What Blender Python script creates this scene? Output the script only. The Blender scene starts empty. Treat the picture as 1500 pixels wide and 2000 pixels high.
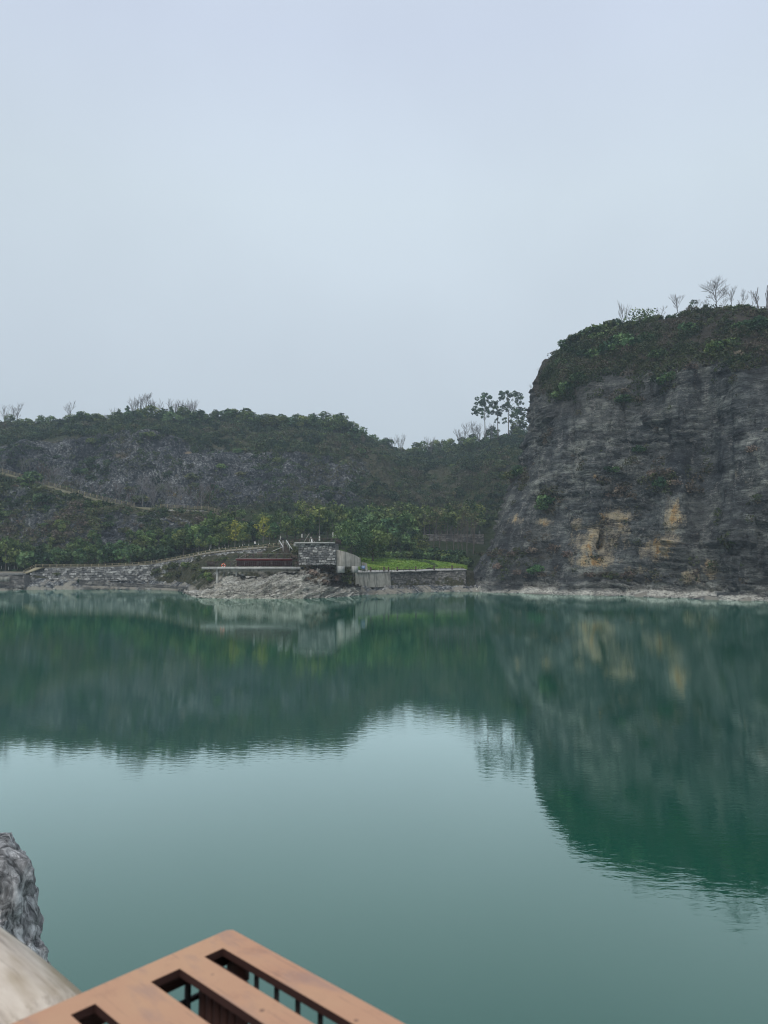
import bpy, math, random
import numpy as np
from mathutils import Vector, Matrix
from mathutils.bvhtree import BVHTree

# ------------------------------------------------------------------ camera, world, sun
sc = bpy.context.scene
F = 1444.0
PITCH = math.radians(4.28)
CAMZ = 6.0
cam_d = bpy.data.cameras.new('camera')
cam = bpy.data.objects.new('camera', cam_d)
sc.collection.objects.link(cam)
sc.camera = cam
cam.location = (0, 0, CAMZ)
cam.rotation_euler = (math.radians(90) + PITCH, 0, 0)
cam_d.sensor_fit = 'VERTICAL'
cam_d.sensor_height = 36.0
cam_d.lens = 26.0
cam_d.clip_start = 0.05
cam_d.clip_end = 5000
cam_d.dof.use_dof = True
cam_d.dof.focus_distance = 170
cam_d.dof.aperture_fstop = 8.0

sc.view_settings.view_transform = 'Standard'
sc.view_settings.look = 'None'
sc.view_settings.exposure = 0.0
sc.view_settings.gamma = 1.0

SUN_EL, SUN_AZ = math.radians(50), math.radians(200)   # high, behind and left of the camera
w = bpy.data.worlds.new('World')
sc.world = w
w.use_nodes = True
nt = w.node_tree
nt.nodes.clear()
wo = nt.nodes.new('ShaderNodeOutputWorld')
bg = nt.nodes.new('ShaderNodeBackground')
sky = nt.nodes.new('ShaderNodeTexSky')
sky.sky_type = 'NISHITA'
sky.sun_disc = False
sky.sun_elevation = SUN_EL
sky.sun_rotation = SUN_AZ
sky.dust_density = 4.0
geo = nt.nodes.new('ShaderNodeTexCoord')
sep = nt.nodes.new('ShaderNodeSeparateXYZ')
nt.links.new(geo.outputs['Generated'], sep.inputs[0])
ramp = nt.nodes.new('ShaderNodeValToRGB')     # overcast deck: bluish grey near the horizon, paler high up
cr = ramp.color_ramp
cr.elements[0].position = 0.0
cr.elements[0].color = (6.2, 7.1, 7.7, 1)
cr.elements[1].position = 1.0
cr.elements[1].color = (6.8, 7.6, 8.9, 1)
for p, c in ((0.27, (6.45, 7.32, 8.15, 1)), (0.45, (6.72, 7.68, 8.50, 1)), (0.60, (6.50, 7.32, 8.75, 1))):
    e = cr.elements.new(p); e.color = c
nt.links.new(sep.outputs['Z'], ramp.inputs[0])
cn = nt.nodes.new('ShaderNodeTexNoise')       # broad, very faint cloud structure
cn.inputs['Scale'].default_value = 1.7
cn.inputs['Detail'].default_value = 4
cn.inputs['Roughness'].default_value = 0.45
nt.links.new(geo.outputs['Generated'], cn.inputs['Vector'])
mr = nt.nodes.new('ShaderNodeMapRange')
mr.inputs['From Min'].default_value = 0.3
mr.inputs['From Max'].default_value = 0.7
mr.inputs['To Min'].default_value = 0.90
mr.inputs['To Max'].default_value = 1.08
nt.links.new(cn.outputs['Fac'], mr.inputs['Value'])
mul = nt.nodes.new('ShaderNodeVectorMath'); mul.operation = 'SCALE'
nt.links.new(ramp.outputs['Color'], mul.inputs[0])
nt.links.new(mr.outputs['Result'], mul.inputs['Scale'])
mx = nt.nodes.new('ShaderNodeMix'); mx.data_type = 'RGBA'
mx.inputs['Factor'].default_value = 0.93
nt.links.new(sky.outputs['Color'], mx.inputs['A'])
nt.links.new(mul.outputs[0], mx.inputs['B'])
nt.links.new(mx.outputs['Result'], bg.inputs['Color'])
bg.inputs['Strength'].default_value = 0.10
nt.links.new(bg.outputs[0], wo.inputs[0])

sd = bpy.data.lights.new('sun', 'SUN')
sd.energy = 1.6
sd.angle = math.radians(18)
sd.color = (1.0, 0.97, 0.92)
sun = bpy.data.objects.new('sun', sd)
sc.collection.objects.link(sun)
sun.rotation_euler = Vector((math.sin(SUN_AZ) * math.cos(SUN_EL), math.cos(SUN_AZ) * math.cos(SUN_EL), math.sin(SUN_EL))).to_track_quat('Z', 'Y').to_euler()

# ------------------------------------------------------------------ helpers
rng = np.random.default_rng(11)
random.seed(5)
COL = sc.collection.objects
cp, sp = math.cos(PITCH), math.sin(PITCH)

def ray(u, v):
    x = (u - 750.0) / F; y = (1000.0 - v) / F
    return np.array([x, cp - y * sp, sp + y * cp])

def W(u, v, Y):
    d = ray(u, v); return np.array([0, 0, CAMZ]) + d * (Y / d[1])

def Wv(u, v, Y):       # vectorised
    x = (u - 750.0) / F; y = (1000.0 - v) / F
    dy = cp - y * sp; dz = sp + y * cp
    t = Y / dy
    return np.stack([x * t, Y + 0 * t, CAMZ + dz * t], -1)

def XZ(u, Y, z):       # the point at depth Y and height z seen in column u
    e = (z - CAMZ) / Y
    return np.array([(u - 750.0) / F * Y * (cp + e * sp), Y, z])

def hsh(ix, iy, iz, seed=0):
    h = (ix.astype(np.int64) * 374761393 + iy.astype(np.int64) * 668265263 + iz.astype(np.int64) * 2147483647 + seed * 974711) & 0xffffffff
    h = ((h ^ (h >> 13)) * 1274126177) & 0xffffffff
    h = ((h ^ (h >> 16)) * 2246822519) & 0xffffffff
    h = h ^ (h >> 15)
    return (h & 0xffffff) / float(0x1000000)

def vnoise(p, seed=0):
    i = np.floor(p).astype(np.int64); f = p - i; f = f * f * (3 - 2 * f)
    r = 0
    for dx in (0, 1):
        wx = f[..., 0] if dx else 1 - f[..., 0]
        for dy in (0, 1):
            wy = f[..., 1] if dy else 1 - f[..., 1]
            for dz in (0, 1):
                wz = f[..., 2] if dz else 1 - f[..., 2]
                r = r + wx * wy * wz * hsh(i[..., 0] + dx, i[..., 1] + dy, i[..., 2] + dz, seed)
    return r * 2 - 1

def fbm(p, o=4, seed=0, g=0.5):
    a, r, s = 1.0, 0, 1.0
    for k in range(o):
        r = r + a * vnoise(p * s + 17.3 * k, seed + k); a *= g; s *= 2.03
    return r

def blocks(s, t, h, wd, seed):
    """random offset of each block of a coursed, broken rock face: s along, t up"""
    k = np.floor(t / h)
    off = hsh(k, k * 0, k * 0, seed) * 50
    ww = wd * (0.6 + 0.9 * hsh(k, k * 0 + 1, k * 0, seed))
    b = np.floor((s + off) / ww)
    return hsh(k, b, k * 0 + 2, seed) * 2 - 1

def obj(name, me, parent=None, mat=None, **props):
    o = bpy.data.objects.new(name, me)
    COL.link(o)
    if parent is not None: o.parent = parent
    if mat is not None and me is not None and not me.materials: me.materials.append(mat)
    for k, v in props.items(): o[k] = v
    return o

def root(name, loc, label, cat, group=None, rz=0.0, s=1.0):
    o = bpy.data.objects.new(name, None); COL.link(o)
    o.location = tuple(loc); o.rotation_euler = (0, 0, rz); o.scale = (s, s, s)
    o.empty_display_size = 0.3
    o['label'] = label; o['category'] = cat
    if group: o['group'] = group
    return o

def mesh_np(name, V, Q, attrs=None, smooth=False):
    me = bpy.data.meshes.new(name)
    V = np.ascontiguousarray(V, dtype=np.float32); Q = np.ascontiguousarray(Q, dtype=np.int32)
    n, k = Q.shape
    me.vertices.add(len(V)); me.vertices.foreach_set('co', V.ravel())
    me.loops.add(n * k); me.loops.foreach_set('vertex_index', Q.ravel())
    me.polygons.add(n)
    me.polygons.foreach_set('loop_start', np.arange(0, n * k, k, dtype=np.int32))
    if smooth: me.polygons.foreach_set('use_smooth', np.ones(n, dtype=bool))
    me.update(calc_edges=True)
    for an, a in (attrs or {}).items():
        at = me.attributes.new(an, 'FLOAT_COLOR', 'POINT')
        c = np.ones((len(V), 4), np.float32); c[:, :a.shape[1]] = a
        at.data.foreach_set('color', c.ravel())
    return me

def grid_faces(nr, nc):
    i = np.arange(nr - 1)[:, None] * nc + np.arange(nc - 1)[None, :]
    i = i.ravel()
    return np.stack([i, i + 1, i + nc + 1, i + nc], 1)

def grid_normals(P):
    du = np.gradient(P, axis=1); dv = np.gradient(P, axis=0)
    n = np.cross(du, dv)
    return n / (np.linalg.norm(n, axis=-1, keepdims=True) + 1e-9)

def densify(C, row_n, col_n):
    """C: (R, K, 3) control points; row_n/col_n: subdivisions of each control interval"""
    def par(ns): return np.concatenate([np.arange(n) / n + i for i, n in enumerate(ns)] + [[len(ns)]])
    r = par(row_n); c = par(col_n)
    def lerp(A, t, ax):
        i = np.minimum(t.astype(int), A.shape[ax] - 2); f = t - i
        a = np.take(A, i, ax); b = np.take(A, i + 1, ax)
        sh = [1, 1, 1]; sh[ax] = -1
        f = f.reshape(sh); return a * (1 - f) + b * f
    return lerp(lerp(C, r, 0), c, 1), r, c

def smooth_grid(P, n, edges=True):
    P = P.copy()
    for _ in range(n):
        A = P.copy()
        A[1:-1] = (P[:-2] + 2 * P[1:-1] + P[2:]) / 4
        B = A.copy()
        B[:, 1:-1] = (A[:, :-2] + 2 * A[:, 1:-1] + A[:, 2:]) / 4
        P = B
    return P

def bm_box(V, Q, c, s, ax=None):
    """append a box: centre c, full size s, axes ax (3x3 rows)"""
    c = np.asarray(c, float); s = np.asarray(s, float) / 2
    A = np.eye(3) if ax is None else np.asarray(ax, float)
    b = len(V)
    for z in (-1, 1):
        for x, y in ((-1, -1), (1, -1), (1, 1), (-1, 1)):
            V.append(c + A[0] * x * s[0] + A[1] * y * s[1] + A[2] * z * s[2])
    for f in ((0, 3, 2, 1), (4, 5, 6, 7), (0, 1, 5, 4), (1, 2, 6, 5), (2, 3, 7, 6), (3, 0, 4, 7)):
        Q.append([b + i for i in f])

def beam(V, Q, a, b, wd, ht=None):
    """box beam from a to b, width wd, height ht"""
    a = np.asarray(a, float); b = np.asarray(b, float); d = b - a; L = np.linalg.norm(d); d = d / L
    up = np.array([0, 0, 1.0]) if abs(d[2]) < 0.95 else np.array([0, 1.0, 0])
    s = np.cross(d, up); s /= np.linalg.norm(s); t = np.cross(s, d)
    bm_box(V, Q, (a + b) / 2, (L, wd, ht or wd), (d, s, t))

def build(name, VQ, parent=None, mat=None, attrs=None, smooth=False, **props):
    V, Q = VQ
    return obj(name, mesh_np(name, np.array(V), np.array(Q), attrs, smooth), parent, mat, **props)

def tube(V, Q, pts, rad, n=6, cap=True):
    base = len(V); pts = [np.asarray(p, float) for p in pts]
    for i, p in enumerate(pts):
        d = pts[min(i + 1, len(pts) - 1)] - pts[max(i - 1, 0)]; d = d / (np.linalg.norm(d) + 1e-9)
        up = np.array([0, 0, 1.0]) if abs(d[2]) < 0.9 else np.array([1.0, 0, 0])
        s = np.cross(d, up); s /= np.linalg.norm(s); t = np.cross(s, d)
        for k in range(n):
            a = 2 * math.pi * k / n
            V.append(p + (s * math.cos(a) + t * math.sin(a)) * rad[i])
    for i in range(len(pts) - 1):
        for k in range(n):
            a = base + i * n + k; b = base + i * n + (k + 1) % n
            Q.append([a, b, b + n, a + n])

# ------------------------------------------------------------------ materials
def newmat(name):
    m = bpy.data.materials.new(name); m.use_nodes = True
    nt = m.node_tree; nt.nodes.clear()
    o = nt.nodes.new('ShaderNodeOutputMaterial'); b = nt.nodes.new('ShaderNodeBsdfPrincipled')
    nt.links.new(b.outputs[0], o.inputs[0])
    return m, nt, b

class G:
    def __init__(s, nt): s.nt = nt; s.pos = None
    def n(s, t, **k):
        x = s.nt.nodes.new(t)
        for a, b in k.items(): setattr(x, a, b)
        return x
    def l(s, a, b): s.nt.links.new(a, b)
    def P(s, scale=(1, 1, 1), rot=(0, 0, 0), obj=False):
        if obj:
            g = s.n('ShaderNodeTexCoord').outputs['Object']
        else:
            g = s.n('ShaderNodeNewGeometry').outputs['Position']
        m = s.n('ShaderNodeMapping'); m.inputs['Scale'].default_value = scale; m.inputs['Rotation'].default_value = rot
        s.l(g, m.inputs['Vector']); return m.outputs[0]
    def noise(s, vec, sc_, det=5, rough=0.55, dist=0.0):
        t = s.n('ShaderNodeTexNoise'); t.inputs['Scale'].default_value = sc_; t.inputs['Detail'].default_value = det
        t.inputs['Roughness'].default_value = rough; t.inputs['Distortion'].default_value = dist
        s.l(vec, t.inputs['Vector']); return t.outputs['Fac']
    def vor(s, vec, sc_, feat='F1', out='Distance'):
        t = s.n('ShaderNodeTexVoronoi'); t.feature = feat; t.inputs['Scale'].default_value = sc_
        s.l(vec, t.inputs['Vector']); return t.outputs[out]
    def ramp(s, fac, stops):
        r = s.n('ShaderNodeValToRGB'); e = r.color_ramp.elements
        e[0].position = stops[0][0]; e[0].color = (*stops[0][1], 1)
        e[1].position = stops[-1][0]; e[1].color = (*stops[-1][1], 1)
        for p, c in stops[1:-1]:
            x = e.new(p); x.color = (*c, 1)
        s.l(fac, r.inputs[0]); return r.outputs[0]
    def mr(s, v, a, b, c=0.0, d=1.0):
        m = s.n('ShaderNodeMapRange'); m.inputs[1].default_value = a; m.inputs[2].default_value = b
        m.inputs[3].default_value = c; m.inputs[4].default_value = d
        s.l(v, m.inputs[0]); return m.outputs[0]
    def mix(s, f, a, b, mode='MIX'):
        m = s.n('ShaderNodeMix', data_type='RGBA', blend_type=mode)
        for sock, v in (('Factor', f), ('A', a), ('B', b)):
            if isinstance(v, (int, float)): m.inputs[sock].default_value = v
            elif isinstance(v, tuple): m.inputs[sock].default_value = (*v, 1)
            else: s.l(v, m.inputs[sock])
        return m.outputs['Result']
    def math(s, op, a, b=None):
        m = s.n('ShaderNodeMath', operation=op)
        for i, v in enumerate((a, b)):
            if v is None: continue
            if isinstance(v, (int, float)): m.inputs[i].default_value = v
            else: s.l(v, m.inputs[i])
        return m.outputs[0]
    def attr(s, name):
        a = s.n('ShaderNodeAttribute'); a.attribute_name = name
        sp_ = s.n('ShaderNodeSeparateColor'); s.l(a.outputs['Color'], sp_.inputs[0])
        return sp_.outputs
    def bump(s, h, dist, b, strength=1.0):
        m = s.n('ShaderNodeBump'); m.inputs['Distance'].default_value = dist; m.inputs['Strength'].default_value = strength
        s.l(h, m.inputs['Height']); s.l(m.outputs[0], b.inputs['Normal'])

def simple(name, col, rough=0.8, var=0.25, scale=3.0, bump=0.0, metal=0.0, objc=False, spec=0.3):
    m, nt, b = newmat(name); g = G(nt)
    p = g.P(obj=objc)
    nz = g.noise(p, scale, 6, 0.6)
    c = np.array(col)
    g.l(g.ramp(nz, [(0.25, tuple(c * (1 - var))), (0.5, tuple(c)), (0.78, tuple(np.minimum(c * (1 + var), 1)))]), b.inputs['Base Color'])
    b.inputs['Roughness'].default_value = rough
    b.inputs['Metallic'].default_value = metal
    b.inputs['Specular IOR Level'].default_value = spec
    if bump: g.bump(g.noise(p, scale * 4, 5, 0.6), bump, b)
    return m

def mat_cliff():
    """masks: R ochre staining, G soil and creepers, B washed pale rock"""
    m, nt, b = newmat('cliff_rock'); g = G(nt)
    R, Gr, B = g.attr('mask')[0], g.attr('mask')[1], g.attr('mask')[2]
    p = g.P()
    big = g.noise(p, 0.05, 4, 0.5)
    mid = g.noise(g.P((0.5, 0.5, 1.4)), 0.5, 6, 0.62)
    fine = g.noise(g.P((1, 1, 1.7)), 2.0, 7, 0.75)
    streak = g.noise(g.P((1.0, 1.0, 0.09)), 0.55, 5, 0.6)
    strata = g.noise(g.P((0.10, 0.10, 2.4), (0, math.radians(-4), 0)), 0.8, 5, 0.6, 0.6)
    base = g.ramp(mid, [(0.28, (0.040, 0.044, 0.046)), (0.45, (0.092, 0.100, 0.098)), (0.60, (0.172, 0.182, 0.172)), (0.78, (0.32, 0.325, 0.30))])
    cell = g.n('ShaderNodeTexVoronoi'); cell.inputs['Scale'].default_value = 1.0; g.l(g.P((0.24, 0.24, 0.60), (0, math.radians(-4), 0)), cell.inputs['Vector'])
    csep = g.n('ShaderNodeSeparateColor'); g.l(cell.outputs['Color'], csep.inputs[0])
    base = g.mix(1.0, base, g.ramp(csep.outputs[0], [(0.0, (0.62, 0.63, 0.66)), (0.5, (0.95, 0.95, 0.95)), (1.0, (1.5, 1.48, 1.42))]), 'MULTIPLY')
    sheets = g.noise(g.P((0.11, 0.11, 0.045)), 1.0, 6, 0.62, 0.5)
    base = g.mix(1.0, base, g.ramp(sheets, [(0.34, (0.42, 0.45, 0.50)), (0.47, (0.85, 0.86, 0.88)), (0.58, (1.25, 1.24, 1.20)), (0.70, (1.75, 1.70, 1.55))]), 'MULTIPLY')
    base = g.mix(g.mr(strata, 0.50, 0.64, 0.0, 0.45), base, (0.05, 0.05, 0.053))
    base = g.mix(g.mr(streak, 0.55, 0.68, 0.0, 0.75), base, (0.025, 0.027, 0.031))
    pale = g.math('MULTIPLY', g.mr(streak, 0.36, 0.46, 1.0, 0.0), g.mr(fine, 0.45, 0.6))
    base = g.mix(g.math('MULTIPLY', pale, 0.85), base, (0.34, 0.33, 0.30))
    base = g.mix(g.math('MULTIPLY', g.mr(fine, 0.58, 0.68), 0.7), base, (0.33, 0.32, 0.295))
    base = g.mix(g.mr(fine, 0.42, 0.30, 0.0, 0.8), base, (0.022, 0.024, 0.028))
    base = g.mix(g.mr(big, 0.45, 0.65, 0.0, 0.3), base, (0.080, 0.072, 0.058))
    och = g.ramp(g.noise(g.P((1, 1, 0.5)), 0.35, 5, 0.6), [(0.33, (0.19, 0.17, 0.14)), (0.46, (0.36, 0.31, 0.23)), (0.56, (0.46, 0.38, 0.25)), (0.64, (0.44, 0.28, 0.12)), (0.74, (0.30, 0.15, 0.06))])
    omask = g.mr(g.math('ADD', R, g.math('ADD', g.math('MULTIPLY', g.math('SUBTRACT', fine, 0.5), 1.3), g.math('MULTIPLY', g.math('SUBTRACT', streak, 0.5), 1.5))), 0.36, 0.72)
    base = g.mix(g.math('MULTIPLY', omask, g.mr(strata, 0.75, 0.55, 0.4, 1.0)), base, och)
    wash = g.ramp(fine, [(0.30, (0.14, 0.135, 0.12)), (0.40, (0.46, 0.445, 0.39)), (0.58, (0.72, 0.69, 0.60))])
    base = g.mix(B, base, wash)
    for sc3, s0, wd, st in (((0.30, 0.30, 1.5), 1.0, 0.020, 0.85), ((0.22, 0.22, 0.9), 0.55, 0.016, 0.8), ((0.9, 0.9, 0.30), 0.55, 0.014, 0.6)):
        nn = g.noise(g.P(sc3, (0, math.radians(-3), 0)), s0, 5, 0.6)
        ln = g.mr(g.math('ABSOLUTE', g.math('SUBTRACT', nn, 0.5)), 0.0, wd, 1.0, 0.0)
        base = g.mix(g.math('MULTIPLY', ln, st), base, (0.016, 0.017, 0.020))
    soil = g.ramp(mid, [(0.3, (0.022, 0.026, 0.018)), (0.5, (0.050, 0.045, 0.036)), (0.7, (0.085, 0.072, 0.056))])
    gm = g.mr(g.math('ADD', Gr, g.math('MULTIPLY', g.math('SUBTRACT', mid, 0.5), 0.9)), 0.35, 0.65)
    base = g.mix(gm, base, soil)
    g.l(base, b.inputs['Base Color'])
    b.inputs['Roughness'].default_value = 0.95; b.inputs['Specular IOR Level'].default_value = 0.15
    h = g.math('ADD', g.math('MULTIPLY', fine, 0.7), g.math('ADD', mid, g.math('ADD', g.math('MULTIPLY', strata, 0.35), g.math('MULTIPLY', csep.outputs[0], 0.35))))
    g.bump(h, 0.9, b)
    return m

def mat_hill(name='hill_rock', rockk=1.0, third=(0.27, 0.21, 0.14)):
    """masks: R bare rock, G green ground cover, B ochre"""
    m, nt, b = newmat(name); g = G(nt)
    a = g.attr('mask')
    p = g.P()
    mid = g.noise(g.P((1, 1, 0.6)), 0.35, 6, 0.65)
    fine = g.noise(p, 1.1, 6, 0.7)
    vo = g.vor(g.P((1, 1, 0.7)), 0.45)
    rock = g.ramp(g.math('ADD', g.math('MULTIPLY', fine, 0.75), g.math('MULTIPLY', mid, 0.3)),
                  [(0.40, (0.020 * rockk, 0.024 * rockk, 0.028 * rockk)), (0.49, (0.070 * rockk, 0.076 * rockk, 0.080 * rockk)), (0.56, (0.15 * rockk, 0.155 * rockk, 0.155 * rockk)), (0.64, (0.42 * rockk, 0.42 * rockk, 0.40 * rockk))])
    if rockk < 1.2: rock = g.mix(1.0, rock, g.ramp(g.noise(g.P((1, 1, .5)), 0.055, 5, 0.6), [(0.35, (0.38, 0.40, 0.44)), (0.5, (0.66, 0.67, 0.70)), (0.68, (1.05, 1.05, 1.05))]), 'MULTIPLY')
    nl = g.noise(g.P((0.5, 0.5, 0.8), (0.2, 0.3, 0)), 0.45, 5, 0.6)
    rock = g.mix(g.math('MULTIPLY', g.mr(g.math('ABSOLUTE', g.math('SUBTRACT', nl, 0.5)), 0.0, 0.018, 1.0, 0.0), 0.85), rock, (0.016, 0.018, 0.021))
    soil = g.ramp(fine, [(0.3, (0.034, 0.040, 0.024)), (0.5, (0.075, 0.075, 0.046)), (0.68, (0.13, 0.12, 0.075))])
    green = g.ramp(fine, [(0.3, (0.016, 0.026, 0.013)), (0.6, (0.050, 0.068, 0.028)), (0.75, (0.085, 0.10, 0.045))])
    nn = g.math('MULTIPLY', g.math('SUBTRACT', mid, 0.5), 1.6)
    c = g.mix(g.mr(g.math('ADD', a[0], nn), 0.35, 0.65), soil, rock)
    c = g.mix(g.mr(g.math('ADD', a[1], nn), 0.35, 0.65), c, green)
    c = g.mix(g.mr(g.math('ADD', a[2], g.math('MULTIPLY', nn, 0.7)), 0.4, 0.7), c, third)
    g.l(c, b.inputs['Base Color'])
    b.inputs['Roughness'].default_value = 0.95; b.inputs['Specular IOR Level'].default_value = 0.1
    g.bump(g.math('ADD', g.math('MULTIPLY', vo, 0.7), fine), 1.4, b)
    return m

def mat_leaf(name, cols, trans=0.12):
    """tint attribute: R position in the colour list, G brightness of the clump"""
    m, nt, b = newmat(name); g = G(nt)
    a = g.attr('tint')
    n = len(cols)
    c = g.ramp(a[0], [(i / (n - 1), tuple(q)) for i, q in enumerate(cols)])
    v = g.n('ShaderNodeObjectInfo').outputs['Random']
    hs = g.n('ShaderNodeHueSaturation')
    g.l(c, hs.inputs['Color']); g.l(g.mr(v, 0, 1, 0.75, 1.3), hs.inputs['Value']); g.l(g.mr(g.math('FRACT', g.math('MULTIPLY', v, 7.3)), 0, 1, 0.475, 0.52), hs.inputs['Hue'])
    g.l(hs.outputs[0], b.inputs['Base Color'])
    b.inputs['Roughness'].default_value = 0.75; b.inputs['Specular IOR Level'].default_value = 0.2
    return m

def mat_stone_wall(name, lo, hi, joint, dark=0.6):
    m, nt, b = newmat(name); g = G(nt)
    a = g.attr('tint')
    fine = g.noise(g.P(), 2.5, 6, 0.65)
    c = g.mix(a[0], tuple(lo), tuple(hi))
    c = g.mix(g.mr(fine, 0.35, 0.7, 0.65, 0.0), c, tuple(np.array(lo) * dark))
    c = g.mix(a[1], c, tuple(joint))
    c = g.mix(g.math('MULTIPLY', g.mr(g.noise(g.P((1, 1, 0.15)), 0.8, 4), 0.5, 0.7), 0.5), c, (0.05, 0.05, 0.045))
    g.l(c, b.inputs['Base Color']); b.inputs['Roughness'].default_value = 0.95; b.inputs['Specular IOR Level'].default_value = 0.15
    g.bump(fine, 0.1, b)
    return m

def mat_concrete(name, col, stain=0.6):
    m, nt, b = newmat(name); g = G(nt)
    st = g.noise(g.P((1.5, 1.5, 0.12)), 1.0, 5, 0.65)
    nz = g.noise(g.P(), 1.2, 6, 0.6)
    c = g.ramp(nz, [(0.3, tuple(np.array(col) * 0.72)), (0.6, tuple(col)), (0.8, tuple(np.array(col) * 1.15))])
    c = g.mix(g.mr(st, 0.48, 0.66, 0.0, stain), c, (0.075, 0.072, 0.066))
    g.l(c, b.inputs['Base Color']); b.inputs['Roughness'].default_value = 0.9; b.inputs['Specular IOR Level'].default_value = 0.2
    g.bump(nz, 0.03, b)
    return m

def mat_water():
    m = bpy.data.materials.new('lake_water'); m.use_nodes = True; nt = m.node_tree; nt.nodes.clear(); g = G(nt)
    o = nt.nodes.new('ShaderNodeOutputMaterial')
    p = g.P()
    n1 = g.noise(g.P((1.0, 2.0, 1), (0, 0, math.radians(12))), 2.6, 3, 0.5)
    n2 = g.noise(g.P((1.0, 1.8, 1), (0, 0, math.radians(-25))), 6.0, 2, 0.5)
    patch = g.mr(g.noise(p, 0.06, 3), 0.35, 0.65, 0.4, 1.3)
    h = g.math('MULTIPLY', g.math('ADD', n1, g.math('MULTIPLY', n2, 0.15)), patch)
    bm = g.n('ShaderNodeBump'); bm.inputs['Distance'].default_value = 0.0022; g.l(h, bm.inputs['Height'])
    fr = g.n('ShaderNodeFresnel'); fr.inputs['IOR'].default_value = 1.33
    k0 = g.n('ShaderNodeMath', operation='MULTIPLY', use_clamp=True); g.l(fr.outputs[0], k0.inputs[0]); k0.inputs[1].default_value = 3.15
    k = g.n('ShaderNodeMath', operation='MINIMUM'); g.l(k0.outputs[0], k.inputs[0]); k.inputs[1].default_value = 0.84
    df = g.n('ShaderNodeBsdfDiffuse'); gl_ = g.n('ShaderNodeBsdfGlossy')
    g.l(g.ramp(g.noise(p, 0.03, 3), [(0.3, (0.0, 0.062, 0.036)), (0.7, (0.001, 0.072, 0.043))]), df.inputs['Color'])
    gl_.inputs['Color'].default_value = (0.82, 0.93, 0.90, 1); gl_.inputs['Roughness'].default_value = 0.028
    g.l(bm.outputs[0], gl_.inputs['Normal'])
    em = g.n('ShaderNodeMixShader'); g.l(k.outputs[0], em.inputs[0]); g.l(gl_.outputs[0], em.inputs[2])   # empty first input: no reflection
    dk = g.n('ShaderNodeMixShader'); g.l(g.math('MULTIPLY', k.outputs[0], 0.72), dk.inputs[0]); g.l(df.outputs[0], dk.inputs[1])   # less light comes back out of the water where more is reflected
    mx_ = g.n('ShaderNodeAddShader'); g.l(dk.outputs[0], mx_.inputs[0]); g.l(em.outputs[0], mx_.inputs[1])
    g.l(mx_.outputs[0], o.inputs[0])
    return m

def mat_rust():
    m, nt, b = newmat('weathered_steel'); g = G(nt)
    p = g.P(obj=True)
    a = g.noise(p, 4.0, 6, 0.6); c2 = g.noise(p, 22.0, 6, 0.7); c3 = g.noise(g.P((1, 3, 1), obj=True), 9.0, 4, 0.6)
    c = g.ramp(a, [(0.3, (0.44, 0.225, 0.145)), (0.5, (0.52, 0.29, 0.18)), (0.7, (0.55, 0.33, 0.20))])
    c = g.mix(g.mr(c2, 0.55, 0.75, 0.0, 0.45), c, (0.30, 0.165, 0.12))
    c = g.mix(g.mr(c3, 0.54, 0.68, 0.0, 0.5), c, (0.33, 0.22, 0.19))
    scr = g.noise(g.P((3, 60, 3), (0, 0, 0.6), obj=True), 3.0, 4, 0.6)
    c = g.mix(g.mr(scr, 0.62, 0.66, 0.0, 0.35), c, (0.24, 0.15, 0.12))
    sp_ = g.vor(p, 26.0)
    c = g.mix(g.mr(sp_, 0.05, 0.09, 0.7, 0.0), c, (0.15, 0.09, 0.07))
    g.l(c, b.inputs['Base Color']); b.inputs['Roughness'].default_value = 0.72; b.inputs['Specular IOR Level'].default_value = 0.25
    g.bump(c2, 0.0006, b)
    return m

def mat_log():
    m, nt, b = newmat('weathered_wood'); g = G(nt)
    gr = g.noise(g.P((1.2, 14, 14), obj=True), 1.6, 6, 0.65, 0.4)
    bl = g.noise(g.P((1, 4, 4), obj=True), 2.5, 4, 0.6)
    c = g.ramp(gr, [(0.32, (0.28, 0.22, 0.18)), (0.45, (0.56, 0.47, 0.38)), (0.62, (0.70, 0.61, 0.50)), (0.8, (0.76, 0.68, 0.57))])
    c = g.mix(g.mr(bl, 0.50, 0.62, 0.0, 0.8), c, (0.30, 0.215, 0.115))
    vs_ = g.noise(g.P((0.8, 9, 9), obj=True), 2.2, 3, 0.5)
    c = g.mix(g.mr(vs_, 0.55, 0.62, 0.0, 0.65), c, (0.24, 0.18, 0.19))
    fi = g.noise(g.P((3, 40, 40), obj=True), 3.0, 5, 0.7)
    c = g.mix(g.mr(fi, 0.52, 0.66, 0.0, 0.45), c, (0.25, 0.19, 0.13))
    g.l(c, b.inputs['Base Color']); b.inputs['Roughness'].default_value = 0.6
    g.bump(gr, 0.002, b)
    return m

def mat_karst():
    m, nt, b = newmat('karst_rock'); g = G(nt)
    p = g.P()
    a = g.noise(p, 5.0, 7, 0.7); f = g.noise(g.P((1, 1, 0.5), (0.4, 0.3, 0)), 22.0, 7, 0.7, 0.8); v = g.vor(g.P((1, 1, 0.55), (0.5, 0.2, 0)), 14.0)
    c = g.ramp(f, [(0.38, (0.06, 0.06, 0.06)), (0.46, (0.27, 0.265, 0.26)), (0.53, (0.45, 0.44, 0.43)), (0.60, (0.82, 0.80, 0.78))])
    c = g.mix(g.mr(a, 0.40, 0.58, 0.45, 0.0), c, (0.09, 0.085, 0.082))
    c = g.mix(g.mr(v, 0.5, 0.75, 0.0, 0.5), c, (0.025, 0.025, 0.026))
    g.l(c, b.inputs['Base Color']); b.inputs['Roughness'].default_value = 0.9
    g.bump(g.math('ADD', f, g.math('MULTIPLY', v, 0.6)), 0.025, b)
    return m

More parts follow.
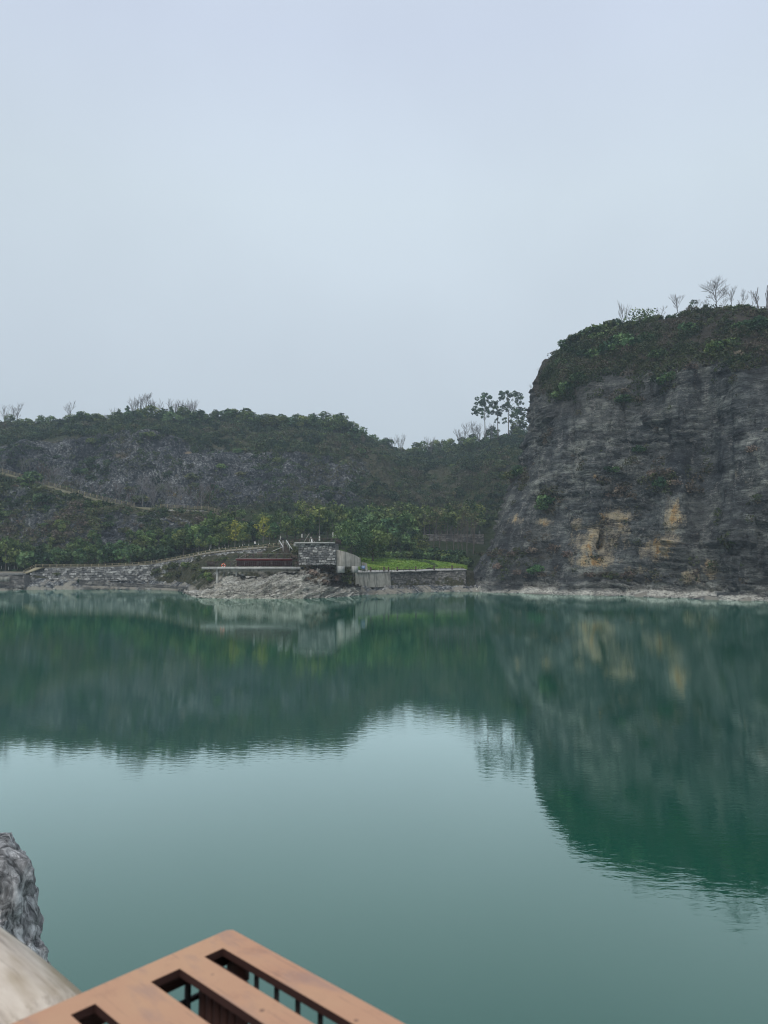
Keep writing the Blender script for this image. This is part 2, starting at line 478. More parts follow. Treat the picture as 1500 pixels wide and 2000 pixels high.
M = {}
M['cliff'] = mat_cliff()
M['hill'] = mat_hill()
M['shore'] = mat_hill('shore_rock', 1.45, (0.36, 0.335, 0.28))
M['water'] = mat_water()
M['rust'] = mat_rust(); M['log'] = mat_log(); M['karst'] = mat_karst()
M['darksteel'] = simple('dark_steel', (0.018, 0.014, 0.014), 0.7, 0.2, 20)
M['redsteel'] = simple('dark_red_steel', (0.045, 0.018, 0.014), 0.8, 0.3, 10)
M['bark'] = simple('bark', (0.11, 0.095, 0.08), 0.95, 0.35, 2.0)
M['palebark'] = simple('pale_bark', (0.14, 0.13, 0.115), 0.9, 0.3, 1.5)
M['whitewash'] = simple('whitewash', (0.62, 0.61, 0.57), 0.9, 0.15, 2.0)
M['twig'] = simple('winter_twigs', (0.19, 0.18, 0.18), 0.95, 0.2, 1.0)
M['drytwig'] = simple('dry_twigs', (0.11, 0.085, 0.07), 0.95, 0.25, 1.0)
M['fencewood'] = simple('fence_wood', (0.23, 0.20, 0.125), 0.85, 0.25, 2.0)
M['postwood'] = simple('post_brown', (0.085, 0.062, 0.05), 0.85, 0.3, 3.0)
M['railbrown'] = simple('rail_brown', (0.060, 0.043, 0.037), 0.7, 0.25, 3.0)
M['redwood'] = simple('red_boards', (0.105, 0.022, 0.020), 0.7, 0.25, 2.0)
M['concrete'] = mat_concrete('concrete', (0.34, 0.325, 0.28), 0.8)
M['concrete_light'] = mat_concrete('pale_concrete', (0.44, 0.43, 0.40), 0.4)
M['wallA'] = mat_stone_wall('dry_stone', (0.10, 0.10, 0.10), (0.58, 0.57, 0.53), (0.035, 0.035, 0.034))
M['wallB'] = mat_stone_wall('old_stone', (0.075, 0.072, 0.068), (0.28, 0.27, 0.245), (0.02, 0.02, 0.02))
M['grass'] = simple('lawn_grass', (0.16, 0.26, 0.040), 0.9, 0.35, 0.5, 0.1)
M['path'] = simple('path_stone', (0.22, 0.20, 0.16), 0.9, 0.2, 1.0)
M['earth'] = simple('earth', (0.085, 0.070, 0.055), 0.95, 0.35, 1.0)
M['white'] = simple('white_paint', (0.60, 0.60, 0.57), 0.6, 0.1, 2.0)
M['orange'] = simple('life_ring_orange', (0.70, 0.10, 0.03), 0.5, 0.1, 2.0)
M['blue'] = simple('sign_blue', (0.10, 0.22, 0.50), 0.5, 0.1, 2.0)
M['black'] = simple('black_cloth', (0.012, 0.012, 0.014), 0.8, 0.1, 2.0)
M['skin'] = simple('skin', (0.40, 0.25, 0.18), 0.6, 0.1, 2.0)
M['leaf_dark'] = mat_leaf('leaf_dark', [(0.017, 0.044, 0.020), (0.044, 0.091, 0.038), (0.081, 0.144, 0.056), (0.147, 0.214, 0.081)])
M['leaf_mid'] = mat_leaf('leaf_mid', [(0.032, 0.067, 0.023), (0.070, 0.121, 0.038), (0.125, 0.179, 0.056), (0.206, 0.251, 0.081)])
M['leaf_olive'] = mat_leaf('leaf_olive', [(0.044, 0.064, 0.026), (0.094, 0.112, 0.047), (0.154, 0.159, 0.070), (0.221, 0.206, 0.103)])
M['leaf_brown'] = mat_leaf('leaf_brown', [(0.058, 0.049, 0.041), (0.109, 0.084, 0.067), (0.166, 0.128, 0.097), (0.218, 0.173, 0.128)])
M['leaf_yellow'] = mat_leaf('leaf_yellow', [(0.09, 0.12, 0.02), (0.16, 0.20, 0.035), (0.22, 0.25, 0.05), (0.28, 0.29, 0.07)])
M['leaf_orange'] = mat_leaf('leaf_orange', [(0.10, 0.07, 0.02), (0.17, 0.115, 0.03), (0.21, 0.14, 0.04), (0.24, 0.17, 0.05)])
M['leaf_pale'] = mat_leaf('leaf_pale', [(0.12, 0.16, 0.06), (0.22, 0.28, 0.11), (0.32, 0.38, 0.16), (0.4, 0.45, 0.2)])
M['leaf_scrub'] = mat_leaf('leaf_scrub', [(0.018, 0.038, 0.019), (0.041, 0.074, 0.033), (0.092, 0.118, 0.046), (0.100, 0.090, 0.061), (0.147, 0.122, 0.096)])
M['leaf_scrub_cliff'] = mat_leaf('leaf_scrub_cliff', [(0.015, 0.031, 0.015), (0.033, 0.056, 0.024), (0.074, 0.090, 0.038), (0.079, 0.067, 0.051), (0.128, 0.105, 0.079)])

# ------------------------------------------------------------------ the setting: terrain sheets
TERR = []     # (vertices, quads) of every terrain sheet, for dropping things on the ground
def sheet(name, P, mask, mat):
    nr, nc = P.shape[:2]
    V = P.reshape(-1, 3); Q = grid_faces(nr, nc)
    o = obj(name, mesh_np(name, V, Q, {'mask': mask.reshape(-1, mask.shape[-1])} if mask is not None else None), None, mat, kind='structure')
    TERR.append((V, Q))
    return o

def ip(x, tab):
    t = np.array(tab, float); return np.interp(x, t[:, 0], t[:, 1])

def pix(P):
    """pixel of a world point (vectorised)"""
    d = P - np.array([0, 0, CAMZ])
    fw = d[..., 1] * cp + d[..., 2] * sp; up = -d[..., 1] * sp + d[..., 2] * cp
    return 750 + F * d[..., 0] / fw, 1000 - F * up / fw

# --- far hill: an old quarry face under a scrubby crest
us = np.array([-900, -500, -200, -60, 60, 130, 200, 260, 330, 400, 470, 540, 600, 650, 690, 715, 745, 780, 820, 870, 930, 1000, 1080, 1200, 1400, 1700], float)
skyv = ip(us, [(-900, 800), (-500, 830), (-60, 836), (0, 834), (60, 832), (120, 826), (200, 822), (260, 818), (330, 822), (400, 820), (470, 818), (540, 826), (600, 828), (650, 822), (690, 834), (715, 856), (745, 872), (780, 884), (820, 890), (870, 884), (930, 868), (1000, 852), (1080, 848), (1200, 840), (1700, 800)])
lip = ip(us, [(-900, 850), (0, 882), (60, 872), (130, 856), (200, 850), (280, 854), (330, 862), (400, 872), (500, 884), (600, 884), (700, 896), (800, 915), (900, 920), (1000, 905), (1200, 880), (1700, 840)])
mid_ = lip * 0.55 + 1000 * 0.45
base = ip(us, [(-900, 1000), (0, 1000), (400, 1000), (600, 998), (800, 1004), (900, 1008), (1700, 1000)])
dsh = ip(us, [(-900, -40), (-200, -10), (0, 0), (600, 0), (700, 15), (800, 45), (900, 40), (1000, 20), (1100, 10), (1700, 0)])
C = []
for rows in ((base + 60, 262 + dsh * 0.2), (base, 290 + dsh * 0.5), (mid_, 303 + dsh * 0.8), (lip, 316 + dsh), (lip * 0.5 + skyv * 0.5, 342 + dsh * 1.3), (skyv, 372 + dsh * 1.7)):
    C.append(Wv(us, rows[0], rows[1]))
top = C[-1]
C.append(top + np.stack([top[:, 0] * 0.12, top[:, 0] * 0 + 45, top[:, 0] * 0 - 4], -1))
C.append(top + np.stack([top[:, 0] * 0.6, top[:, 0] * 0 + 240, top[:, 0] * 0 - 30], -1))
C = np.array(C)
seg = [max(3, int(round((us[i + 1] - us[i]) * 0.24 / (1.0 if 0 - 80 <= us[i] < 1080 else 3.0)))) for i in range(len(us) - 1)]
P, rr, cc = densify(C, [14, 26, 34, 34, 20, 18, 12, 14], seg) if False else densify(C, [14, 34, 34, 20, 18, 12, 14], seg)
P = smooth_grid(P, 5)
Nn = grid_normals(P)
r2 = rr[:, None] + 0 * cc[None, :]
rockw = np.clip((r2 - 0.9) / 0.3, 0, 1) * np.clip((3.3 - r2) / 0.4, 0, 1)
uu, vv = pix(P)
rightw = np.clip((uu - 640) / 120, 0, 1)
q = P / np.array([9, 9, 9])
D = fbm(P / 26.0, 4, 3) * (1.5 + 3.0 * rockw) + fbm(P / 5.0, 3, 9) * (0.5 + 0.9 * rockw)
D += rockw * (blocks(P[..., 0] + 3 * vnoise(P / 7.0, 2), P[..., 2] + P[..., 0] * 0.12 + 2.5 * vnoise(P / 9.0, 5), 3.2, 6.0, 4) * 0.8 + blocks(P[..., 0], P[..., 2] + P[..., 0] * 0.1, 1.3, 2.5, 8) * 0.4)
P = P + Nn * D[..., None] * np.where(r2 > 6, 0.3, 1)[..., None] * -1
mk = np.zeros(P.shape)
pn = fbm(P / 14.0, 3, 21)
mk[..., 0] = np.clip(rockw * (1.0 - 0.75 * rightw) + pn * 0.35 - np.clip((uu - 500) / 300, 0, 1) * 0.15, 0, 1)
mk[..., 1] = np.clip(0.55 * (1 - rockw) + 0.4 * rightw + pn * 0.3, 0, 1)
def blob(u, v, items):
    r = 0
    for (a, b, ra, rb) in items:
        r = np.maximum(r, np.clip(1.25 - np.sqrt(((u - a) / ra) ** 2 + ((v - b) / rb) ** 2), 0, 1))
    return r
mk[..., 2] = blob(uu, vv, [(235, 893, 26, 8), (30, 885, 30, 6), (365, 880, 18, 8)]) * 0.62
GF = (P, rr, cc, uu, vv)
sheet('far_hill', P, mk, M['hill'])

# --- the spur on the left with the fenced path along its back
us = np.array([-900, -400, -150, 0, 60, 120, 200, 260, 310, 360, 400, 440, 480, 530, 600], float)
ridge = ip(us, [(-900, 840), (-400, 870), (-150, 894), (0, 922), (60, 938), (120, 956), (200, 977), (260, 989), (310, 996), (400, 999), (440, 1004), (480, 1018), (530, 1042), (600, 1066)])
foot = ip(us, [(-900, 1102), (60, 1100), (200, 1099), (330, 1090), (400, 1074), (480, 1062), (600, 1058)])
Yr = ip(us, [(-900, 262), (-150, 256), (0, 250), (260, 243), (400, 240), (480, 236), (600, 232)])
Yf = ip(us, [(-900, 215), (0, 218), (330, 212), (480, 214), (600, 220)])
C = [Wv(us, foot + 30, Yf - 6), Wv(us, foot, Yf)]
for k in (0.2, 0.5, 0.82):
    C.append(Wv(us, foot + (ridge - foot) * k, Yf + (Yr - Yf) * (k ** 1.15) * 0.92))
C.append(Wv(us, ridge, Yr)); r_ = C[-1]
C.append(r_ + np.stack([r_[:, 0] * 0.012, 3.2 + 0 * us, 0 * us], -1))
C.append(r_ + np.stack([r_[:, 0] * 0.03, 9 + 0 * us, -1.5 + 0 * us], -1))
C.append(r_ + np.stack([r_[:, 0] * 0.13, 34 + 0 * us, -np.clip(r_[:, 2] - 14, 2, 12)], -1))
C = np.array(C)
seg = [max(3, int(round((us[i + 1] - us[i]) * 0.4 / (1.0 if us[i] >= -150 else 4.0)))) for i in range(len(us) - 1)]
P, rr, cc = densify(C, [4, 22, 32, 28, 14, 4, 6, 8], seg)
P = smooth_grid(P, 2)
Nn = grid_normals(P); r2 = rr[:, None] + 0 * cc[None, :]
fw = np.clip(r2 - 0.8, 0, 1) * np.clip((4.9 - r2) / 0.7, 0, 1)
D = (fbm(P / 14.0, 4, 33) * 2.2 + fbm(P / 3.5, 3, 39) * 0.8) * fw
D += fw * (blocks(P[..., 0] + 2 * vnoise(P / 5.0, 2), P[..., 2] - P[..., 0] * 0.15 + 2 * vnoise(P / 7.0, 5), 2.0, 4.0, 14) * 0.6)
P = P - Nn * D[..., None]
uu, vv = pix(P)
pn = fbm(P / 9.0, 3, 51)
mk = np.zeros(P.shape)
mk[..., 0] = np.clip(fw * (0.62 + blob(uu, vv, [(20, 965, 50, 25), (235, 1045, 60, 28), (330, 1030, 60, 22), (60, 1010, 40, 25)]) * 0.5) + pn * 0.4, 0, 1) * fw
mk[..., 1] = np.clip(0.30 + (vv > 1075) * 0.5 + pn * 0.35 + (uu > 400) * 0.3, 0, 1) * (r2 < 8)
GS = (P, rr, cc, uu, vv)
sheet('spur_hill', P, mk, M['hill'])

# --- low ground: shore, terraces, banks
Yw_tab = [(-900, 200), (-200, 196), (0, 192), (60, 198), (200, 203), (300, 200), (345, 190), (372, 172), (400, 168), (560, 168), (640, 160), (700, 159), (760, 168), (850, 181), (905, 182), (960, 178), (1100, 164), (1200, 157), (1300, 147), (1400, 138), (1500, 131), (1700, 122), (2000, 112)]
cols = {   # u: [(v,Y) shore top, wall foot, terrace edge, terrace back, belt, back]
    -900: [(1144, 200), (1130, 206), (1121, 208), (1114, 216), (1104, 226), (1080, 262)],
    0: [(1144, 196), (1132, 200), (1121, 202), (1114, 212), (1102, 222), (1086, 262)],
    44: [(1143, 198), (1132, 202), (1121, 203), (1114, 212), (1101, 222), (1086, 262)],
    78: [(1139, 200), (1130, 204), (1109, 206), (1107, 214), (1100, 223), (1086, 262)],
    200: [(1142, 205), (1131, 206), (1108.5, 207), (1106, 214), (1099, 222), (1084, 262)],
    290: [(1144, 204), (1134, 205), (1104, 206), (1101, 212), (1094, 220), (1080, 262)],
    340: [(1147, 193), (1137, 198), (1096, 202), (1092, 208), (1086, 216), (1076, 262)],
    372: [(1147, 176), (1140, 186), (1090, 197), (1086, 204), (1078, 214), (1068, 262)],
    400: [(1142, 172), (1128, 178), (1084, 192), (1079, 200), (1072, 214), (1058, 262)],
    460: [(1130, 170), (1106, 172), (1077, 186), (1071, 194), (1064, 212), (1052, 262)],
    520: [(1124, 170), (1104, 170), (1072, 178), (1065, 187), (1058, 210), (1048, 262)],
    580: [(1116, 162), (1104, 166), (1064, 174), (1060, 183), (1056, 208), (1046, 262)],
    655: [(1140, 164), (1116, 166), (1064, 168), (1062, 178), (1060, 206), (1044, 262)],
    662: [(1141, 163), (1119, 165), (1082, 167), (1078, 178), (1074, 206), (1044, 262)],
    700: [(1150, 163), (1146, 164), (1118.5, 165.5), (1116, 168), (1090, 214), (1048, 262)],
    760: [(1150, 172), (1146, 173), (1118, 174.5), (1116, 177), (1091, 216), (1056, 256)],
    850: [(1146, 185), (1142, 187), (1115, 189), (1113, 192), (1092, 220), (1056, 256)],
    905: [(1146, 186), (1142, 188), (1114, 190), (1112, 194), (1100, 215), (1058, 258)],
    960: [(1148, 186), (1146, 196), (1130, 210), (1110, 222), (1090, 240), (1058, 268)],
    1100: [(1150, 180), (1146, 190), (1130, 215), (1110, 235), (1090, 250), (1058, 275)],
    2000: [(1150, 160), (1146, 190), (1130, 215), (1110, 235), (1090, 250), (1058, 275)]}
us = np.array(sorted(set([c for c in cols] + [c[0] for c in Yw_tab if c[0] <= 2000])), float)
keys = sorted(cols)
C = []
Yw = ip(us, Yw_tab)
def ZW(u, Y, z):
    e = (z - CAMZ) / Y; return np.stack([(u - 750.0) / F * Y * (cp + e * sp), Y + 0 * u, z + 0 * u], -1)
C.append(ZW(us, Yw - 14, np.full_like(us, -5.0)))
C.append(ZW(us, Yw, np.full_like(us, -0.1)))
for k in range(6):
    C.append(Wv(us, np.interp(us, keys, [cols[q][k][0] for q in keys]), np.interp(us, keys, [cols[q][k][1] for q in keys])))
C.append(C[-1] + np.stack([C[-1][:, 0] * 0.2, 60 + 0 * us, 0 * us], -1))
C = np.array(C)
seg = [max(2, int(round((us[i + 1] - us[i]) * 0.45 / (1.0 if -30 <= us[i] < 960 else 6.0)))) for i in range(len(us) - 1)]
P, rr, cc = densify(C, [4, 12, 12, 16, 8, 24, 20, 4], seg)
Nn = grid_normals(P); r2 = rr[:, None] + 0 * cc[None, :]
uu, vv = pix(P)
rough = np.where(r2 < 3.9, 1.0, 0.0) * np.clip((r2 - 0.3) / 0.7, 0, 1)
bank = (uu > 372) & (uu < 700) & (r2 < 4)
D = rough * (fbm(P / 3.0, 4, 71) * 0.65 + blocks(P[..., 0], P[..., 1] * 0.4 - P[..., 0] * 0.18 + vnoise(P / 4.0, 3), 0.6, 2.6, 75) * 0.42) + (1 - rough) * fbm(P / 6.0, 3, 72) * 0.12
P[..., 2] += D * np.where(r2 < 3.1, 1.0, 0.5)
mk = np.zeros(P.shape)
mk[..., 0] = np.where(r2 < 3.0, 1.0, 0.15) * np.where(bank, 0.45, 1.0)
mk[..., 1] = np.where(r2 > 4.6, 0.75, 0.1) + np.where(bank, 0.25, 0.0) + fbm(P / 5.0, 3, 81) * 0.2
mk[..., 2] = np.where(P[..., 2] < 0.9, 0.7, 0.42) * np.where(r2 < 3, 1, 0) + fbm(P / 1.8, 3, 83) * 0.35 * (r2 < 3)
mk = np.clip(mk, 0, 1)
sheet('ground', P, mk, M['shore'])

# --- the promontory of tilted pale strata
us = np.array([360, 380, 395, 412, 432, 455, 500, 560, 592, 640, 690, 720], float)
wl = ip(us, [(360, 172), (380, 147), (395, 144), (500, 142.5), (600, 142), (650, 147), (700, 157), (720, 163)])
v1 = ip(us, [(360, 1160), (380, 1160), (395, 1158), (432, 1155), (560, 1154), (640, 1156), (690, 1156), (720, 1157)])
v2 = ip(us, [(360, 1158), (380, 1156), (395, 1151), (412, 1145), (432, 1137), (455, 1132), (500, 1126), (560, 1120), (592, 1117), (640, 1118), (690, 1140), (720, 1154)])
C = [ZW(us, wl - 5, np.full_like(us, -4.0)), ZW(us, wl, np.full_like(us, -0.15)), Wv(us, v1, wl + 1.0), Wv(us, v1 * .5 + v2 * .5, wl + 3.0), Wv(us, v2, wl + 5.4)]
C.append(C[-1] + np.stack([0 * us, 5 + 0 * us, ip(us, [(360, 0), (395, .5), (455, .6), (600, .5), (720, 0)])], -1))
C.append(C[-1] + np.stack([0 * us, 14 + 0 * us, -0.6 + 0 * us], -1))
C = np.array(C)
seg = [max(4, int((us[i + 1] - us[i]) * 0.95)) for i in range(len(us) - 1)]
P, rr, cc = densify(C, [6, 14, 24, 28, 16, 12], seg)
P = smooth_grid(P, 4)
Nn = grid_normals(P); r2 = rr[:, None] + 0 * cc[None, :]
tq = P[..., 2] * 0.94 - (P[..., 0]) * 0.30 - P[..., 1] * 0.05 + 0.35 * vnoise(P / 3.0, 3)
sq = P[..., 0] * 0.95 + P[..., 2] * 0.3
D = blocks(sq, tq, 0.62, 3.6, 91) * 0.6 + blocks(sq + 9, tq + 0.2, 0.27, 1.7, 93) * 0.25 + fbm(P / 4.0, 3, 95) * 0.25
fr = (tq / 0.62) - np.floor(tq / 0.62)
D = D + (fr - 0.5) * 0.5 + blocks(tq * 0.6 + 4, sq + 0.6 * vnoise(P / 2.0, 8), 2.3, 2.2, 99) * 0.45
P = P - Nn * ((D * 0.9 + 0.25) * np.where(P[..., 2] < -1.5, 0.2, 1.0))[..., None]
mk = np.zeros(P.shape)
uu, vv = pix(P)
mk[..., 2] = np.clip(0.85 + 0.25 * fbm(P / 2.0, 3, 97) - np.clip((uu - 640) / 60, 0, 1) * (vv < 1150) * 0.5 + (P[..., 2] < 0.8) * 0.25, 0, 1)
mk[..., 1] = np.clip((uu - 610) / 40, 0, 1) * (vv < 1146) * 0.7
sheet('rocky_shore', P, mk, M['cliff'])

# --- the great quarried cliff on the right
U_edge = [(700, 1064), (735, 1050), (760, 1043), (820, 1031), (880, 1017), (940, 993), (1010, 964), (1070, 944), (1105, 922), (1158, 896)]
sky_tab = [(1060, 706), (1085, 692), (1120, 672), (1150, 658), (1180, 650), (1220, 642), (1260, 637), (1300, 629), (1350, 620), (1400, 612), (1450, 610), (1500, 610), (1600, 608), (1900, 610)]
ns, nf = 420, 330
s = np.linspace(0, 1, ns) ** 1.0 * 1.0
# finer columns inside the frame: the frame ends near s=.6
s = np.concatenate([np.linspace(0, 0.64, 400), np.linspace(0.64, 1, 60)[1:]])
f = np.linspace(0, 1, nf)
S, Fq = np.meshgrid(s, f)
ub = 890 + S * (1900 - 890); ut = 1060 + S * (1900 - 1060)
Yb = ip(ub, Yw_tab)
vb = 1108 + 6 * F / Yb
vt = ip(ut, sky_tab)
V_ = vb + (vt - vb) * Fq
ue = ip(1158 + (702 - 1158) * Fq, U_edge)
U_ = ue + S * (1900 - ue)
ledge = np.clip(Fq / 0.022, 0, 1) * 3.5
Y_ = Yb + ledge + 13 * Fq + 22 * np.clip((Fq - 0.80) / 0.20, 0, 1) ** 1.25 + 16 * np.clip(1 - S / 0.07, 0, 1) ** 2 + 3.5 * vnoise(np.stack([U_ / 60.0, V_ / 300.0, 0 * V_], -1), 6)
P = Wv(U_, V_, Y_)
P[..., 2] = np.where(Fq == 0, -0.2, P[..., 2])
# plateau, side return and foot below the water
foot_ = P[0] + np.array([0, -6, -5.0]); P = np.concatenate([foot_[None], P])
t0 = P[-1]; dirn = t0.copy(); dirn[:, 2] = 0; dirn /= np.linalg.norm(dirn, axis=1)[:, None]
ext = [t0 + dirn * d + np.array([0, 0, z]) for d, z in ((3, 0.3), (8, 0.5), (16, 0.2), (30, -1), (60, -4), (140, -18))]
P = np.concatenate([P, np.array(ext)])
c0 = P[:, 0]; dr = c0.copy(); dr[:, 2] = 0; dr /= np.linalg.norm(dr, axis=1)[:, None]
side = [c0 + dr * d + np.array([x, 0, 0]) for d, x in ((110, 60), (60, 26), (30, 10), (14, 3.5), (6, 1.2))]
P = np.concatenate([np.array(side).transpose(1, 0, 2), P], axis=1)
Nn = grid_normals(P)
uu, vv = pix(P)
nr, nc = P.shape[:2]
fq = np.concatenate([[0], f, np.ones(6)])[:, None] + np.zeros((1, nc))
face = np.clip(fq / 0.03, 0, 1) * np.clip((0.97 - fq) / 0.12, 0, 1)
wv = 1.6 * vnoise(P / 16.0, 101) + 0.35 * vnoise(P / 5.0, 102)
tq = P[..., 2] + P[..., 0] * 0.035 + wv
sq = P[..., 0] * 0.85 - P[..., 1] * 0.4
D = fbm(P / np.array([22.0, 22.0, 40.0]), 3, 110) * 1.1 * np.clip(fq / .1, 0, 1) + fbm(P / np.array([3.5, 3.5, 5.0]), 4, 111) * 0.45
zone = np.clip(0.55 + 1.3 * fbm(P / np.array([13.0, 13.0, 9.0]), 3, 130), 0.08, 1.5)
D += face * 0.9 * np.clip(fbm(np.stack([sq / 6.0, sq * 0, P[..., 2] / 60.0], -1), 3, 131), -0.6, 0.6)
D += face * zone * (blocks(sq, tq, 4.2, 7.0, 112) * 0.8 + blocks(sq + 1.5 * vnoise(P / 5.0, 9), tq, 1.5, 3.2, 113) * 0.45 + blocks(sq + 7, tq + 0.3, 0.62, 1.8, 114) * 0.36)
fr = tq / 1.5 - np.floor(tq / 1.5); D += face * zone * (fr - 0.5) * 0.4
# a few open clefts
for (cu, cv, ru, rv, dep) in ((1176, 1052, 3.2, 13, 2.6), (1172, 1062, 4.5, 6, 2.0), (1308, 1060, 18, 5, -2.2), (1215, 800, 4, 60, 1.2), (1290, 850, 5, 90, 1.0), (1120, 860, 4, 70, 0.9), (1420, 900, 5, 120, 1.1)):
    D -= dep * np.exp(-(((uu - cu) / ru) ** 2 + ((vv - cv) / rv) ** 2)) * -1 if False else dep * np.exp(-(((uu - cu) / ru) ** 2 + ((vv - cv) / rv) ** 2))
D = np.where((fq <= 0.03), fbm(P / 2.5, 4, 119) * 0.7 + blocks(sq, P[..., 2], 0.4, 1.8, 118) * 0.35, D)
P = P - Nn * D[..., None] * -1
mk = np.zeros(P.shape)
n3 = fbm(P / 5.0, 4, 120)
och = blob(uu, vv, [(1165, 1055, 62, 38), (1130, 1022, 26, 20), (1205, 1010, 40, 14), (1285, 1075, 40, 32), (1308, 1055, 30, 16), (1165, 1095, 70, 16), (1345, 1125, 22, 20), (1380, 1110, 12, 22), (1200, 1040, 40, 50)])
och = np.maximum(och * 0.85, 0.62 * blob(uu, vv, [(1385, 655, 14, 12), (1470, 665, 10, 14), (1165, 935, 10, 16), (1460, 940, 22, 14), (1010, 1015, 24, 14), (1060, 1018, 26, 10), (1430, 930, 14, 22), (1310, 1000, 30, 50), (1255, 1110, 50, 14)]))
mk[..., 0] = np.clip(och * 1.0 + (n3 * 0.30) * (och > 0.02), 0, 1)
veg = np.clip((fq - 0.80) / 0.10, 0, 1) * 0.85 + blob(uu, vv, [(1120, 760, 60, 40), (1000, 930, 40, 35), (1060, 1085, 50, 25), (1200, 960, 45, 20), (1300, 940, 40, 45), (1180, 1125, 120, 16), (1440, 660, 70, 30)]) * 0.55
mk[..., 1] = np.clip(veg + n3 * 0.1, 0, 1)
mk[..., 2] = np.clip((1.1 + n3 * 0.5 - P[..., 2]) / 0.4, 0, 1) * 0.75 + 0.5 * np.clip((3.4 - P[..., 2]) / 1.5, 0, 1) * np.clip(n3 + 0.3, 0, 1)
mk = np.clip(mk, 0, 1)
GC = (P, fq, None, uu, vv)
sheet('cliff', P, mk, M['cliff'])

# --- water, lake bed
def flat(name, x0, x1, y0, y1, z, mat, kind='structure'):
    V = [(x0, y0, z), (x1, y0, z), (x1, y1, z), (x0, y1, z)]
    return obj(name, mesh_np(name, np.array(V), np.array([[0, 1, 2, 3]])), None, mat, kind=kind)
flat('water', -700, 700, -120, 330, 0.0, M['water'])
flat('lake_bed', -1200, 1200, -1200, 1200, -6.0, M['earth'])

# one BVH over all the terrain
allV, allQ, off = [], [], 0
for V, Q in TERR:
    allV.append(V); allQ.append(Q + off); off += len(V)
BV = BVHTree.FromPolygons([tuple(v) for v in np.concatenate(allV)], [tuple(q) for q in np.concatenate(allQ)])
def drop(x, y, zmax=200):
    h = BV.ray_cast(Vector((x, y, zmax)), Vector((0, 0, -1)))
    return h[0].z if h[0] is not None else 0.0
def at(u, Y, vguess=1050):
    """ground point in column u at depth Y"""
    p = W(u, vguess, Y); return np.array([p[0], Y, drop(p[0], Y)])
def hit(u, v):
    d = ray(u, v); h = BV.ray_cast(Vector((0, 0, CAMZ)), Vector(d).normalized())
    return None if h[0] is None else np.array(h[0])

# ------------------------------------------------------------------ foliage
def leaf_quads(c, size, r, flat_=0.0, aspect=1.5):
    n = len(c)
    a = r.normal(size=(n, 3)); a[:, 2] *= (1 - flat_ * 0.6); a /= np.linalg.norm(a, axis=1)[:, None]
    b = r.normal(size=(n, 3)); b -= a * np.sum(a * b, 1)[:, None]; b /= np.linalg.norm(b, axis=1)[:, None]
    sz = np.asarray(size).reshape(-1, 1) * 0.5
    a = a * sz * aspect; b = b * sz
    V = np.stack([c - a - b * 0.35, c - b * 0.9 + a * 0.1, c + a + b * 0.2, c + b * 0.9 - a * 0.15], 1).reshape(-1, 3)
    Q = np.arange(4 * n).reshape(-1, 4)
    return V, Q

def clump_points(n, r, rad, squash=0.75, shell=0.55):
    d = r.normal(size=(n, 3)); d /= np.linalg.norm(d, axis=1)[:, None]
    d *= (shell + (1 - shell) * r.random((n, 1)) ** 0.7)
    d[:, 2] *= squash
    return d * rad

def foliage(name, clumps, leaf, r, per=60, mat=None, parent=None, tr=(0.0, 1.0), flat_=0.3, **props):
    """clumps: list of (centre, radius, squash)"""
    Vs, Qs, T, off = [], [], [], 0
    for c, rad, sq in clumps:
        n = max(6, int(per * rad * rad))
        p = clump_points(n, r, rad, sq) + np.asarray(c)
        V, Q = leaf_quads(p, leaf * (0.6 + 0.8 * r.random(n)), r, flat_)
        t0 = tr[0] + (tr[1] - tr[0]) * r.random()
        t = np.clip(t0 + r.normal(size=n) * 0.14, 0, 1)
        T.append(np.repeat(t, 4)); Vs.append(V); Qs.append(Q + off); off += len(V)
    V = np.concatenate(Vs); Q = np.concatenate(Qs); T = np.concatenate(T)
    at_ = np.stack([T, T, T], 1)
    me = mesh_np(name, V, Q, {'tint': at_})
    if mat is not None: me.materials.append(mat)
    return me

